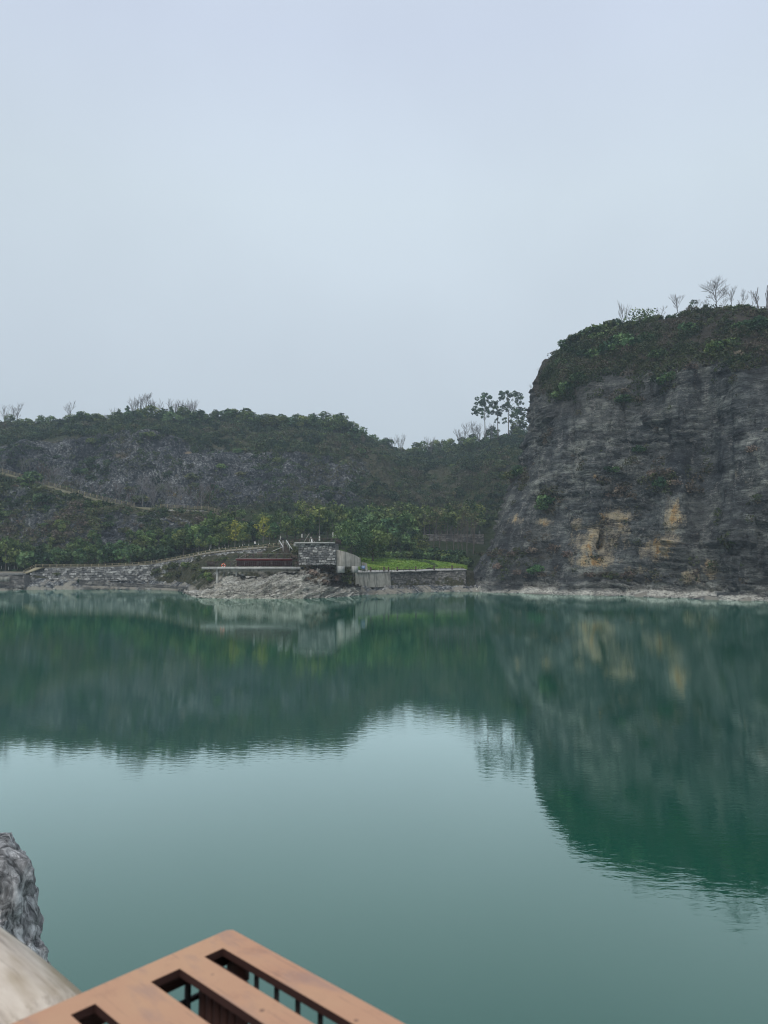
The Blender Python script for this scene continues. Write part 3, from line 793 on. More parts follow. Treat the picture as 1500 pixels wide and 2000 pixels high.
def mk_tree_mesh(seed, H, R, clear=0.25, leaf=0.35, mat='leaf_dark', bark='bark', dens=60, nb=9, squash=0.75, tr=(0, 1), trunk_r=0.12, conic=0.0, white=False):
    """meshes of one leafy tree: trunk with limbs, crown (and whitewash band)"""
    r = np.random.default_rng(seed)
    V, Q = [], []
    lean = r.normal(size=2) * 0.03 * H
    tp = [np.array([lean[0] * t * t, lean[1] * t * t, H * 0.86 * t]) for t in (0, 0.15, 0.4, 0.7, 1.0)]
    tube(V, Q, tp, [trunk_r * 1.3, trunk_r, trunk_r * 0.8, trunk_r * 0.5, trunk_r * 0.2], 6)
    cl = []
    for i in range(nb):
        t = clear + (0.95 - clear) * (i + 0.5) / nb
        a = i * 2.4 + r.random() * 0.8
        prof = math.sin(math.pi * min(1, (t - clear) / (1 - clear) * 0.85 + 0.12)) if conic < 0.5 else (1.05 - (t - clear) / (1 - clear))
        L = R * prof * (0.45 + 0.4 * r.random())
        b = np.array([lean[0] * t * t, lean[1] * t * t, H * t * 0.86])
        e = b + np.array([math.cos(a) * L, math.sin(a) * L, H * 0.06 + 0.25 * L])
        tube(V, Q, [b, (b + e) / 2 + np.array([0, 0, -0.05 * L]), e], [trunk_r * 0.35, trunk_r * 0.25, trunk_r * 0.1], 4)
        cl.append((e, R * (0.36 + 0.22 * r.random()) * (0.7 + 0.3 * prof), squash))
        if r.random() < 0.6:
            a2 = a + r.normal() * 0.9
            cl.append((e + np.array([math.cos(a2), math.sin(a2), r.normal() * 0.5]) * R * 0.33, R * (0.2 + 0.16 * r.random()), squash))
    cl.append((np.array([lean[0], lean[1], H * 0.9]), R * (0.42 if conic < 0.5 else 0.2), 0.9))
    crown = foliage('crown', cl, leaf, r, dens, M[mat], tr=tr)
    trunk = mesh_np('trunk', np.array(V), np.array(Q)); trunk.materials.append(M[bark])
    parts = [('trunk', trunk), ('crown', crown)]
    if white:
        V, Q = [], []
        tube(V, Q, [np.array([lean[0] * t * t, lean[1] * t * t, H * 0.86 * t]) for t in (0, 0.06, 0.15)], [trunk_r * 1.5, trunk_r * 1.3, trunk_r * 1.12], 6)
        wm = mesh_np('whitewash', np.array(V), np.array(Q)); wm.materials.append(M['whitewash'])
        parts.append(('whitewash', wm))
    return parts

def mk_bare_mesh(seed, H, spread=0.5, trunk_r=0.12, levels=4, up=0.6, mat='twig', multi=1, thin=0.022, nch=4):
    r = np.random.default_rng(seed); V, Q = [], []
    def br(p, d, L, rad, lv):
        d = d / np.linalg.norm(d)
        q = p + d * L * 0.5 + r.normal(size=3) * L * 0.04; e = p + d * L + r.normal(size=3) * L * 0.06
        tube(V, Q, [p, q, e], [rad, max(rad * 0.8, thin), max(rad * 0.6, thin)], 3 if lv < levels else 5)
        if lv == 0: return
        for i in range(nch if lv > 1 else nch - 1):
            t = 0.35 + 0.65 * (i + 1) / nch
            b = p + (e - p) * t
            a = i * 2.3 + r.random() * 1.5
            side = np.array([math.cos(a), math.sin(a), 0])
            nd = d * (0.55 + up * 0.4) + side * spread * (0.8 + 0.5 * r.random()) + np.array([0, 0, up * 0.35])
            br(b, nd, L * (0.48 + 0.2 * r.random()), max(rad * 0.5, thin), lv - 1)
        br(e, d + r.normal(size=3) * 0.15, L * 0.55, max(rad * 0.6, thin), lv - 1)
    for k in range(multi):
        a = k * 2.1 + r.random()
        d = np.array([math.cos(a) * 0.25, math.sin(a) * 0.25, 1.0]) if multi > 1 else np.array([r.normal() * 0.03, r.normal() * 0.03, 1.0])
        br(np.array([0, 0, -0.2]), d, H * 0.42 * (0.8 + 0.3 * r.random()), trunk_r, levels)
    V = np.array(V)
    zt = V[:, 2].max(); V *= H / zt
    me = mesh_np('branches', V, np.array(Q)); me.materials.append(M[mat])
    return me

def mk_bush_mesh(seed, R, H, leaf=0.3, mat='leaf_mid', dens=70, n=7, tr=(0, 1), stems=True):
    r = np.random.default_rng(seed)
    cl = []
    for i in range(n):
        a = i * 2.4 + r.random(); q = math.sqrt((i + 0.3) / n) * R * 0.75
        cl.append((np.array([math.cos(a) * q, math.sin(a) * q, H * (0.35 + 0.35 * r.random()) * (1.1 - 0.5 * q / R)]), R * (0.34 + 0.2 * r.random()), 0.8))
    fo = foliage('foliage', cl, leaf, r, dens, M[mat], tr=tr)
    parts = [('foliage', fo)]
    if stems:
        V, Q = [], []
        for c, rad, sq in cl[:6]:
            tube(V, Q, [np.array([c[0] * 0.1, c[1] * 0.1, -0.4]), np.array([c[0] * .6, c[1] * .6, c[2] * .6]), c], [0.06, 0.045, 0.02], 4)
        st = mesh_np('stems', np.array(V), np.array(Q)); st.materials.append(M['bark']); parts.append(('stems', st))
    return parts

def plant(name, parts, loc, label, cat, group=None, s=1.0, rz=None, sz=None):
    o = root(name, loc, label, cat, group, random.uniform(0, 6.28) if rz is None else rz, s)
    if sz: o.scale = (s, s, s * sz)
    for n_, me in parts: obj(n_, me, o)
    return o

def bare(name, me, loc, label, group, s=1.0, rz=None, cat='bare tree'):
    o = obj(name, me, None, None, label=label, category=cat)
    if group: o['group'] = group
    o.location = tuple(loc); o.scale = (s, s, s); o.rotation_euler = (0, 0, random.uniform(0, 6.28) if rz is None else rz)
    return o

# --- scrub: ground cover nobody could count, one object per slope
def scatter(Gd, n, wfun, r):
    """random points on the sheet: pick quads by world area times weight"""
    P = Gd[0]
    a = np.linalg.norm(np.cross(P[1:, 1:] - P[:-1, :-1], P[1:, :-1] - P[:-1, 1:]), axis=-1) * 0.5
    wgt = a * wfun(Gd)[:-1, :-1]
    c = np.cumsum(wgt.ravel()); idx = np.searchsorted(c, r.random(n) * c[-1])
    idx = np.minimum(idx, wgt.size - 1)
    i, j = np.divmod(idx, wgt.shape[1])
    f1, f2 = r.random((n, 1)), r.random((n, 1))
    return (P[i, j] * (1 - f1) + P[i + 1, j] * f1) * (1 - f2) + (P[i, j + 1] * (1 - f1) + P[i + 1, j + 1] * f1) * f2, i, j

def scrub(name, pts, rads, leaf, per, mat, seed, tmean, squash=0.7, label=None):
    r = np.random.default_rng(seed)
    cnt = np.maximum(8, (per * rads ** 1.6)).astype(int)
    idx = np.repeat(np.arange(len(pts)), cnt); n = len(idx)
    d = r.normal(size=(n, 3)); d /= np.linalg.norm(d, axis=1)[:, None]
    d *= (0.5 + 0.5 * r.random((n, 1)) ** 0.6); d[:, 2] *= squash
    c = pts[idx] + d * rads[idx][:, None] + np.array([0, 0, 1]) * (rads[idx] * 0.35)[:, None]
    V, Q = leaf_quads(c, leaf * (0.6 + 0.8 * r.random(n)), r, 0.3)
    t = np.clip(tmean[idx] + r.normal(size=n) * 0.10, 0, 1); t = np.repeat(t, 4)
    me = mesh_np(name, V, Q, {'tint': np.stack([t, t, t], 1)}); me.materials.append(mat)
    o = obj(name, me, None, None, kind='stuff')
    o['label'] = label; o['category'] = 'scrub'
    return o

r = np.random.default_rng(77)
def lim(uu, a=-250, b=1150): return ((uu > a) & (uu < b)).astype(float)
# far hill crest and slopes
def w_far(Gd):
    P, rr_, cc_, uu, vv = Gd; r2 = rr_[:, None] + 0 * uu
    w_ = np.clip((r2 - 2.9) / 0.25, 0, 1) * (r2 < 5.6) + 0.10 * ((r2 > 0.8) & (r2 <= 2.9)) + 0.5 * (r2 <= 0.9)
    w_ = w_ + np.clip((uu - 650) / 90, 0, 1) * ((r2 > 0.8) & (r2 <= 2.9)) * 0.75
    n_ = fbm(P / 15.0, 3, 131); w_ = w_ * np.where((r2 < 2.9), np.clip(0.5 + n_ * 1.4, 0.03, 1.6), 1.0)
    return w_ * lim(uu) * np.where(uu < -20, 0.4, 1.0)
pts, i, j = scatter(GF, 3600, w_far, r)
rad = 1.1 + 2.0 * r.random(len(pts)) ** 1.5
tm = np.clip(0.36 + 0.40 * fbm(pts / 12.0, 3, 141) + 0.17 * r.normal(size=len(pts)), 0, 1)
scrub('far_hill_scrub', pts, rad, 0.62, 34, M['leaf_scrub'], 1, tm, label='dark evergreen and brown scrub covering the far hill above and between its rock faces')
# low twiggy cover on the far face
pts, i, j = scatter(GF, 5200, lambda Gd: ((Gd[1][:, None] + 0 * Gd[3] > 0.8) & (Gd[1][:, None] + 0 * Gd[3] < 3.2)) * lim(Gd[3]) * np.clip(0.35 + fbm(Gd[0] / 10.0, 3, 133), 0.02, 1), r)
rad = 0.5 + 0.8 * r.random(len(pts))
tm = np.clip(0.48 + 0.38 * fbm(pts / 9.0, 3, 143), 0, 1)
scrub('far_face_scrub', pts, rad, 0.5, 14, M['leaf_scrub'], 2, tm, label='low brown winter scrub clinging to the far quarry face')
# the spur
pts, i, j = scatter(GS, 1500, lambda Gd: ((Gd[1][:, None] + 0 * Gd[3] > 0.6) & (Gd[1][:, None] + 0 * Gd[3] < 4.75)) * lim(Gd[3], -200, 600) * np.clip(0.45 + 1.2 * fbm(Gd[0] / 9.0, 3, 151), 0.03, 1.5), r)
rad = 0.5 + 1.1 * r.random(len(pts)) ** 1.6
tm = np.clip(0.46 + 0.42 * fbm(pts / 9.0, 3, 153) + 0.15 * r.normal(size=len(pts)), 0, 1)
scrub('spur_scrub', pts, rad, 0.42, 34, M['leaf_scrub'], 3, tm, label='brown and green scrub on the steep front of the left spur')
# cliff top
def w_cl(Gd):
    P, fq, _, uu, vv = Gd
    n_ = fbm(P / 8.0, 3, 161)
    w_ = np.clip((fq - 0.80 + 0.06 * n_) / 0.05, 0, 1) * (np.arange(P.shape[0])[:, None] < P.shape[0] - 3)
    w_ = w_ * np.where(uu > 1290, np.clip(0.55 + n_ * 1.2, 0.1, 1), 1.0)
    w_ = w_ + 0.9 * (blob(uu, vv, [(1125, 755, 60, 35), (1180, 700, 90, 35), (1290, 700, 80, 25), (1440, 690, 90, 25), (1000, 930, 32, 26), (985, 1090, 40, 20), (1075, 985, 26, 24), (1300, 745, 25, 30), (1210, 780, 35, 18)]) > 0.25 + 0.35 * n_)
    w_ = w_ + 0.35 * blob(uu, vv, [(1050, 1090, 130, 50), (1200, 960, 40, 22), (1300, 935, 40, 40), (1180, 1130, 150, 14)]) + 0.015
    return w_ * lim(uu, 880, 1650) * np.where(uu > 1510, 0.5, 1) * (np.arange(P.shape[1])[None, :] > 15) * (fq > 0.05)
pts, i, j = scatter(GC, 4600, w_cl, r)
rad = 0.45 + 1.0 * r.random(len(pts)) ** 1.6
rad = rad * np.where(GC[1][i, j] > 0.78, 1.25, 1.0)
fqv = GC[1][i, j]
tm = np.clip(np.where(fqv > 0.75, np.where(pix(pts)[0] > 1290, 0.50, 0.36), 0.62) + 0.42 * fbm(pts / 7.0, 3, 163) + 0.16 * r.normal(size=len(pts)), 0, 1)
scrub('cliff_scrub', pts, rad, 0.32, 46, M['leaf_scrub_cliff'], 4, tm, 0.8, label='dark scrub and creepers over the top and ledges of the right cliff')

# ------------------------------------------------------------------ trees and shrubs that can be told apart
R5 = lambda a, b: random.uniform(a, b)
evg = [mk_tree_mesh(200 + k, 5.0, 2.3, 0.22, 0.34, 'leaf_dark', dens=70, nb=8) for k in range(4)]
evm = [mk_tree_mesh(210 + k, 6.0, 2.4, 0.25, 0.34, 'leaf_mid', dens=60, nb=9) for k in range(4)]
slim = [mk_tree_mesh(220 + k, 8.0, 2.2, 0.42, 0.36, 'leaf_mid', 'palebark', dens=42, nb=8, trunk_r=0.13, white=True) for k in range(4)]
slimo = [mk_tree_mesh(225 + k, 8.5, 2.2, 0.42, 0.36, 'leaf_olive', 'palebark', dens=30, nb=8, trunk_r=0.13, white=True) for k in range(2)]
yel = [mk_tree_mesh(230 + k, 6.6, 2.0, 0.22, 0.30, 'leaf_yellow', 'palebark', dens=46, nb=9, trunk_r=0.12) for k in range(2)]
bushm = [mk_bush_mesh(240 + k, 2.0, 2.2, 0.34, ['leaf_mid', 'leaf_dark', 'leaf_olive', 'leaf_dark'][k]) for k in range(4)]
bushb = [mk_bush_mesh(250 + k, 1.6, 1.8, 0.28, 'leaf_brown', dens=60) for k in range(2)]
cyp = [mk_tree_mesh(260 + k, 6.5, 1.5, 0.10, 0.4, 'leaf_dark', dens=80, nb=9, conic=1.0) for k in range(2)]
bareA = [mk_bare_mesh(300 + k, 8.0, 0.5, 0.085, 3, 0.75, thin=0.022) for k in range(3)]
bareB = [mk_bare_mesh(310 + k, 6.0, 0.34, 0.055, 2, 0.9, multi=3, thin=0.020) for k in range(3)]
bareC = [mk_bare_mesh(320 + k, 4.5, 0.55, 0.05, 3, 0.6, thin=0.016, nch=3, mat='drytwig') for k in range(3)]

bareG = [mk_bare_mesh(330 + k, 8.0, 0.35, 0.11, 2, 0.9, thin=0.022, nch=3, mat='bark') for k in range(3)]

# eucalyptus behind the cliff's shoulder
def euc(seed, H, clumps, loc, label):
    r_ = np.random.default_rng(seed); V, Q = [], []
    tube(V, Q, [(0, 0, -1), (0.1, 0, H * 0.3), (0, 0.1, H * 0.6), (0.1, 0, H * 0.95)], [0.36, 0.28, 0.2, 0.07], 6)
    cl = []
    for (x, z, rad) in clumps:
        y = r_.normal() * 1.6
        tube(V, Q, [(0, 0, max(H * 0.32, z - abs(x) * 0.9 - 1.5)), (x * 0.55, y * 0.5, z - 1.0), (x, y, z)], [0.11, 0.08, 0.05], 4)
        for k in range(6):
            o_ = r_.normal(size=3) * rad * 0.75
            cl.append((np.array([x, y, z]) + o_, rad * (0.30 + 0.25 * r_.random()), 0.85))
    t = root('eucalyptus_tree', loc, label, 'tree', 'tall trees on the ridge beside the cliff', 0)
    tm_ = mesh_np('trunk', np.array(V), np.array(Q)); tm_.materials.append(M['palebark']); obj('trunk', tm_, t)
    obj('crown', foliage('crown', cl, 0.42, r_, 75, M['leaf_dark'], tr=(0.1, 0.6)), t)
def onhill(u, Y): return at(u, Y, 850)
k = 0.283   # metres per photo pixel at these trees
for (uc, vb_, H_, seed, cl, lab) in (
    (947, 843, 75 * 0.283, 1, [(0.3, 20, 1.6), (-1.2, 17.6, 1.9), (1.3, 17.4, 1.9), (-0.4, 15.6, 1.8), (-4.2, 14.0, 1.6), (-5.2, 12.2, 1.2), (3.4, 13.8, 1.4), (1.8, 14.4, 1.5), (-2.6, 12.8, 1.5), (-2.0, 10.4, 1.2), (3.2, 10.6, 1.0), (1.5, 9.8, 0.8), (-0.2, 12.5, 1.2)], 'tall eucalyptus with a narrow pointed crown, the left one of the three on the ridge'),
    (972, 845, 62 * 0.283, 2, [(0, 17.2, 1.3), (-1.8, 15.2, 1.5), (1.4, 15.0, 1.2), (0.6, 11.8, 1.6), (-1.2, 11.4, 1.0), (2.2, 10.6, 1.0), (0.2, 7.2, 0.9)], 'smallest eucalyptus, thin crowned, standing between the two taller ones on the ridge'),
    (993, 845, 86 * 0.283, 3, [(0.0, 23.4, 1.5), (-2.2, 21.2, 1.9), (2.0, 21.6, 2.1), (4.0, 19.8, 1.9), (-3.2, 18.2, 1.7), (4.6, 17.0, 1.4), (-1.6, 16.4, 1.7), (5.6, 13.6, 2.2), (7.4, 11.6, 1.8), (4.2, 9.6, 1.8), (1.6, 8.2, 1.5), (6.6, 8.6, 1.2), (2.4, 13.5, 1.3), (0.2, 13.0, 1.0), (-1.6, 7.0, 1.2)], 'tallest eucalyptus with a broad lopsided crown, nearest the cliff on the ridge')):
    base_ = onhill(uc, 405); st_ = (W(uc, vb_, 405)[2] + H_ - base_[2]) / H_
    euc(seed, H_ * st_, [(x, z + H_ * (st_ - 1), rad * 1.4) for x, z, rad in cl], base_, lab)

def place(u, Y, vg=1050, sink=0.1):
    p = at(u, Y, vg); p[2] -= sink; return p

# bare trees along the skylines
far_bare = [(14, 792, 2, 'pair of thin bare trees at the far left of the skyline'), (34, 786, 0, None), (134, 781, 0, 'lone bare tree on the far left crest'), (222, 795, 2, None), (262, 776, 1, None), (274, 768, 0, None), (288, 764, 0, 'tallest bare tree in the cluster on the left crest'), (306, 778, 1, None), (336, 780, 1, None), (350, 782, 1, None), (362, 779, 2, None), (376, 781, 2, None), (368, 786, 1, None), (640, 803, 0, None), (655, 808, 2, None), (596, 812, 1, None), (528, 808, 2, None), (505, 812, 0, None), (769, 852, 1, None), (781, 847, 1, None), (840, 852, 1, None), (900, 836, 0, None), (918, 822, 0, None), (930, 824, 0, None), (938, 828, 1, None), (958, 826, 1, None), (1008, 826, 1, None), (180, 812, 1, None), (205, 808, 1, None)]
for n_, (u, vt_, kd, lab) in enumerate(far_bare):
    Yt = 378 if u < 700 else (430 if u < 880 else 412)
    p = place(u, Yt, 830, 0.5)
    H = max(3.5, W(u, vt_, Yt)[2] - p[2])
    me = (bareA, bareB, bareB)[kd][n_ % 3]; h0 = (8.0, 6.0, 6.0)[kd]
    grp = 'bare winter trees on the far hill crest' if u < 700 else 'thin bare trees in the dip of the far ridge'
    lb = lab or ('leafless winter tree among others on the crest of the far left hill' if u < 700 else 'thin leafless tree rising from scrub in the saddle of the far ridge')
    bare('bare_tree', me, p, lb, grp if not lab else grp, H / h0)
# small conifers poking through the left crest and green trees in the saddle
for u, vt_ in ((232, 796), (249, 790), (281, 794), (296, 800), (317, 794), (334, 791), (349, 792), (378, 800), (392, 800), (444, 795), (402, 806)):
    p = place(u, 374, 830, 0.8); H = max(4, W(u, vt_, 374)[2] - p[2])
    plant('conifer_tree', cyp[int(u) % 2], p, 'small dark conical tree poking above the scrub of the left crest', 'tree', 'small conifers on the far hill crest', H / 6.5)
for u, vt_, w_ in ((20, 812, 1), (55, 816, 1), (155, 806, 1.2), (170, 810, 1), (420, 806, 1), (475, 802, 1.1), (520, 810, 1), (555, 812, 1), (610, 812, 1), (632, 806, 1.2), (662, 812, 1), (688, 826, 1), (704, 838, .9), (730, 852, .9), (752, 864, .8), (812, 866, .8), (826, 864, .8), (852, 862, .9), (866, 862, .8), (880, 860, .8), (905, 852, .8), (925, 846, .8), (962, 836, .8), (1016, 822, .9), (1004, 836, .8)):
    Yt = 376 if u < 700 else (438 if u < 880 else 414)
    p = place(u, Yt, 840, 0.6); H = max(3.2, W(u, vt_, Yt)[2] - p[2])
    o = plant('evergreen_tree', (evg if int(u) % 2 else evm)[int(u) % 4], p, 'rounded evergreen on the crest of the far left hill' if u < 700 else 'dark rounded evergreen against the sky in the saddle of the far ridge', 'tree', 'evergreens on the far hill crest' if u < 700 else 'evergreens in the saddle of the far ridge', H / 5.5)

rc = np.random.default_rng(88)
for n_, u in enumerate(np.arange(-20, 1030, 9.0)):
    u = u + rc.normal() * 3; Yt = (362 + 12 * rc.random()) if u < 700 else (425 + 12 * rc.random() if u < 890 else 402 + 10 * rc.random())
    vt_ = np.interp(u, [0, 60, 130, 200, 250, 330, 400, 470, 540, 600, 640, 690, 715, 745, 780, 820, 870, 930, 1000, 1030], [818, 820, 808, 812, 806, 800, 804, 802, 814, 812, 806, 822, 842, 860, 874, 878, 868, 852, 840, 838]) + rc.normal() * 3.5
    p = place(u, Yt, 840, 1.2); H = float(np.clip(W(u, vt_, Yt)[2] - p[2], 2.5, 8.0))
    plant('evergreen_tree', (evm + evg + bushm)[int(rc.integers(0, 12))], p, 'bushy tree of the far crest ' + ('left of the bare tree cluster' if u < 240 else 'beneath the bare tree cluster' if u < 390 else 'above the middle of the rock face' if u < 560 else 'on its rounded right shoulder' if u < 700 else 'in the saddle' if u < 890 else 'below the eucalyptus trees'), 'tree', 'bushy trees along the far hill crest', H / 5.2 * (1.15 + .3 * rc.random()), sz=0.62 + 0.25 * rc.random())
# shrubs in view on the far hill (the largest ones; the rest is scrub)
rs = np.random.default_rng(400)
pts, i, j = scatter(GF, 90, lambda Gd: ((Gd[1][:, None] + 0 * Gd[3] > 0.9) & (Gd[1][:, None] + 0 * Gd[3] < 5.0)) * lim(Gd[3], 0, 1030), rs)
for n_, p in enumerate(pts):
    uu_, vv_ = pix(p)
    plant('shrub', bushm[n_ % 4], p - np.array([0, 0, 0.4]), 'dark evergreen shrub standing out of the ' + ('left' if uu_ < 250 else 'centre left' if uu_ < 480 else 'centre' if uu_ < 690 else 'right') + ' part of the far hill ' + ('high under its crest' if vv_ < 885 else 'low on its face'), 'shrub', 'large shrubs on the far hill', R5(0.9, 1.7), sz=R5(0.7, 1.0))
pts, i, j = scatter(GS, 46, lambda Gd: ((Gd[1][:, None] + 0 * Gd[3] > 1.2) & (Gd[1][:, None] + 0 * Gd[3] < 4.7)) * lim(Gd[3], 0, 470), rs)
for n_, p in enumerate(pts):
    plant('shrub', (bushm + bushb)[n_ % 6], p - np.array([0, 0, 0.4]), ('green ' if n_ % 6 in (0, 1, 3) else 'olive ' if n_ % 6 == 2 else 'brown ') + 'scrubby bush on the rocky spur front, ' + ('left' if pix(p)[0] < 150 else 'middle' if pix(p)[0] < 320 else 'right') + ' part', 'shrub', 'bushes on the left spur', R5(0.6, 1.3), sz=R5(0.7, 1.0))
for u, v, s_, kd, lab in ((275, 985, 2.0, 2, 'wide olive bush straddling the fenced path on the spur'), (85, 985, 1.8, 1, 'dark green bush below the fence on the upper left spur'), (60, 945, 2.0, 3, 'broad dark bush just under the sloping fence at the far left'), (183, 993, 1.5, 0, 'round green bush half way along the spur under the fence'), (122, 1030, 1.3, 0, 'small green bush low on the spur rocks')):
    p = hit(u, v)
    plant('shrub', bushm[kd], p, lab, 'shrub', None, s_)

# cliff: big shrubs and skyline trees
cl_sh = [(1108, 762, 1.3, 1), (1128, 745, 1.2, 3), (1090, 775, 1.0, 1), (1150, 700, 1.5, 1), (1185, 690, 1.6, 3), (1210, 672, 1.6, 1), (1230, 680, 1.5, 1), (1260, 668, 1.3, 3), (1285, 700, 1.2, 3), (1400, 688, 1.5, 0), (1385, 700, 1.2, 0), (1420, 678, 1.2, 0), (1300, 745, 1.2, 3), (1215, 785, 1.1, 1), (1195, 920, 0.9, 1), (1070, 985, 1.5, 1), (1060, 995, 1.1, 3), (998, 935, 1.4, 2), (1015, 925, 1.3, 3), (980, 915, 1.1, 2), (1245, 880, .8, 3), (1290, 948, 1.1, 3), (1480, 640, 1.4, 3), (1450, 645, 1.3, 1), (1340, 650, 1.3, 3), (1120, 690, 1.2, 1), (1095, 715, 1.1, 3), (1165, 665, 1.3, 0), (1045, 1115, 1.0, 3), (940, 1085, 1.0, 2)]
for n_, (u, v, s_, kd) in enumerate(cl_sh):
    p = hit(u, v)
    if p is None: continue
    plant('shrub', bushm[kd], p - np.array([0, 0.9, 0.6]), 'dark leafy bush rooted in a ledge of the tall right cliff', 'shrub', 'bushes on the right cliff', s_ * 1.05, sz=0.95)
for n_, (u, v, s_) in enumerate(((1210, 960, 1.2), (1190, 968, 1.0), (1305, 925, 1.2), (1320, 945, 1.0), (1275, 925, 1.0), (1080, 1075, 1.2), (1110, 1085, 1.1), (1040, 1080, 1.2), (1000, 1085, 1.1), (975, 1110, 1.1), (1150, 1125, 1.0), (1225, 1125, 1.0), (1060, 1125, 1.0), (1360, 1120, .9), (1010, 1120, 1.0), (1440, 700, 1.2), (1350, 720, 1.2), (1220, 765, 1.0), (1470, 880, 1.0))):
    p = hit(u, v)
    if p is None: continue
    plant('dry_shrub', bushb[n_ % 2], p - np.array([0, 0, 0.5]), 'brown leafless bush sprawling on the grey face of the right cliff', 'shrub', 'dry bushes on the right cliff', s_)
def cliff_top(u, back=4.0):
    """a point just behind the rim of the cliff in column u"""
    for v in range(560, 760):
        p = hit(u, v)
        if p is not None and p[1] < 260:
            d = np.array([p[0], p[1], 0]); d /= np.linalg.norm(d)
            q = p + d * back; q[2] = drop(q[0], q[1]) ; return q
    return None
def top_tree(u, vt_, me, h0, nm, lab, cat, grp=None, parts=False, back=3.0):
    p = cliff_top(u, back); p[2] -= 0.3
    H = W(u, vt_, p[1])[2] - p[2]; H = max(1.5, H)
    if parts: return plant(nm, me, p, lab, cat, grp, H / h0)
    return bare(nm, me, p, lab, grp, H / h0, cat=cat)
spreadT = mk_bare_mesh(341, 8.0, 0.85, 0.12, 3, 0.55, thin=0.020, nch=6)
wandT = mk_bare_mesh(342, 5.0, 0.22, 0.03, 2, 1.0, multi=4, thin=0.014, nch=3)
top_tree(1398, 541, spreadT, 8.0, 'bare_tree', 'largest leafless tree, spreading like a fan, on top of the right cliff', 'bare tree')
top_tree(1430, 560, bareA[1], 8.0, 'bare_tree', 'mid sized leafless tree just right of the large fan shaped one', 'bare tree')
top_tree(1452, 566, bareA[2], 8.0, 'bare_tree', 'leafless tree third from the right on the cliff top', 'bare tree')
top_tree(1324, 572, bareA[0], 8.0, 'bare_tree', 'leafless tree just left of the ivy covered stump on the cliff top', 'bare tree')
top_tree(1364, 584, bareA[1], 8.0, 'bare_tree', 'small bent leafless tree just right of the ivy covered stump', 'bare tree')
top_tree(1220, 588, wandT, 5.0, 'bare_tree', 'clump of upright leafless wands left of the round bush on the cliff top', 'bare tree')
top_tree(1292, 596, bareC[0], 4.5, 'bare_tree', 'low thin leafless tree right of the round bush on the cliff top', 'bare tree')
top_tree(1380, 582, bareC[1], 4.5, 'bare_tree', 'low leafless tree under the left side of the fan shaped tree', 'bare tree')
top_tree(1415, 582, bareC[2], 4.5, 'bare_tree', 'low leafless tree under the right side of the fan shaped tree', 'bare tree')
top_tree(1470, 568, bareC[0], 4.5, 'bare_tree', 'slender leafless tree near the railing on the cliff top', 'bare tree')
top_tree(1481, 561, mk_bare_mesh(345, 6, 0.25, 0.10, 1, 0.9, thin=0.05), 6.0, 'bare_tree', 'straight pruned trunk with a forked top beside the railing on the cliff', 'bare tree')
top_tree(1498, 558, mk_bare_mesh(346, 6, 0.2, 0.12, 1, 0.9, thin=0.05), 6.0, 'bare_tree', 'straight pruned trunk at the right edge of the picture on the cliff', 'bare tree')
rbush = mk_bush_mesh(350, 2.0, 3.2, 0.20, 'leaf_mid', dens=45, n=10)
top_tree(1252, 593, rbush, 2.9, 'round_bush', 'round dark bush against the sky on the cliff top', 'bush', None, True, 2.0)
for n_, (u, vt_) in enumerate(((1108, 660), (1120, 652), (1132, 647), (1150, 640), (1165, 632), (1178, 628), (1192, 624), (1205, 622), (1236, 622), (1270, 616), (1285, 616), (1308, 614), (1335, 606), (1440, 594), (1420, 596), (1460, 594))):
    top_tree(u, vt_, bushm[n_ % 4], 2.3, 'shrub', 'leafy shrub on the rim of the right cliff', 'shrub', 'shrubs along the cliff rim', True, 1.5)
# ivy covered stump leaning to the right
p = cliff_top(1346, 2.0); t = root('ivy_covered_tree', p, 'short dark ivy covered tree leaning right on the cliff top', 'tree')
V, Q = [], []; tube(V, Q, [(0, 0, -.5), (0.1, 0, 2.0), (0.6, 0, 3.2), (1.6, 0, 3.7)], [0.22, 0.18, 0.15, 0.08], 6); build('trunk', (V, Q), t, M['bark'])
obj('crown', foliage('crown', [((0.1, 0, 1.0), .38, 1.3), ((0.2, 0, 1.9), .42, 1.2), ((0.5, 0, 2.8), .6, 1.0), ((1.2, 0, 3.4), .75, .8), ((1.9, 0.1, 3.4), .6, .8), ((0.6, 0, 2.2), .4, 1)], 0.24, rs, 110, M['leaf_dark'], tr=(0, .6)), t)
p = cliff_top(1448, 2.0); t = root('leaning_bush', p, 'dark leaning bush with a low branch to the right on the cliff top', 'bush')
V, Q = [], []; tube(V, Q, [(0, 0, -.5), (0.5, 0, 1.0), (1.7, 0, 1.9)], [0.14, 0.12, 0.06], 5); build('stem', (V, Q), t, M['bark'])
obj('foliage', foliage('foliage', [((-.5, 0, .8), .7, .9), ((0.3, 0, 1.2), .6, .8), ((1.2, 0, 1.7), .3, .7), ((-.9, 0, .3), .5, .8)], 0.24, rs, 100, M['leaf_dark'], tr=(0, .6)), t)
# pale flowering creeper on the cliff
for u, v, s_ in ((1195, 655, .8),):
    p = hit(u, v)
    t = root('flowering_shrub', p + np.array([0, -1.6, 0.6]), 'shrub with pale yellow green blossom near the top of the cliff', 'shrub')
    obj('foliage', foliage('foliage', [((-.2, 0, 0), .9, .9), ((.8, 0, .8), .8, .9), ((0, 0, -1.4), .9, .9)], 0.25, rs, 80, M['leaf_mid']), t)
    obj('blossom', foliage('blossom', [((-.4, -.7, .2), .42, .9), ((.2, -.7, .9), .36, .9), ((1.0, -.7, 1.9), .36, .9), ((0.1, -.7, -1.6), .45, .6), ((-.7, -.7, -.6), .3, .9)], 0.2, rs, 150, M['leaf_pale']), t)
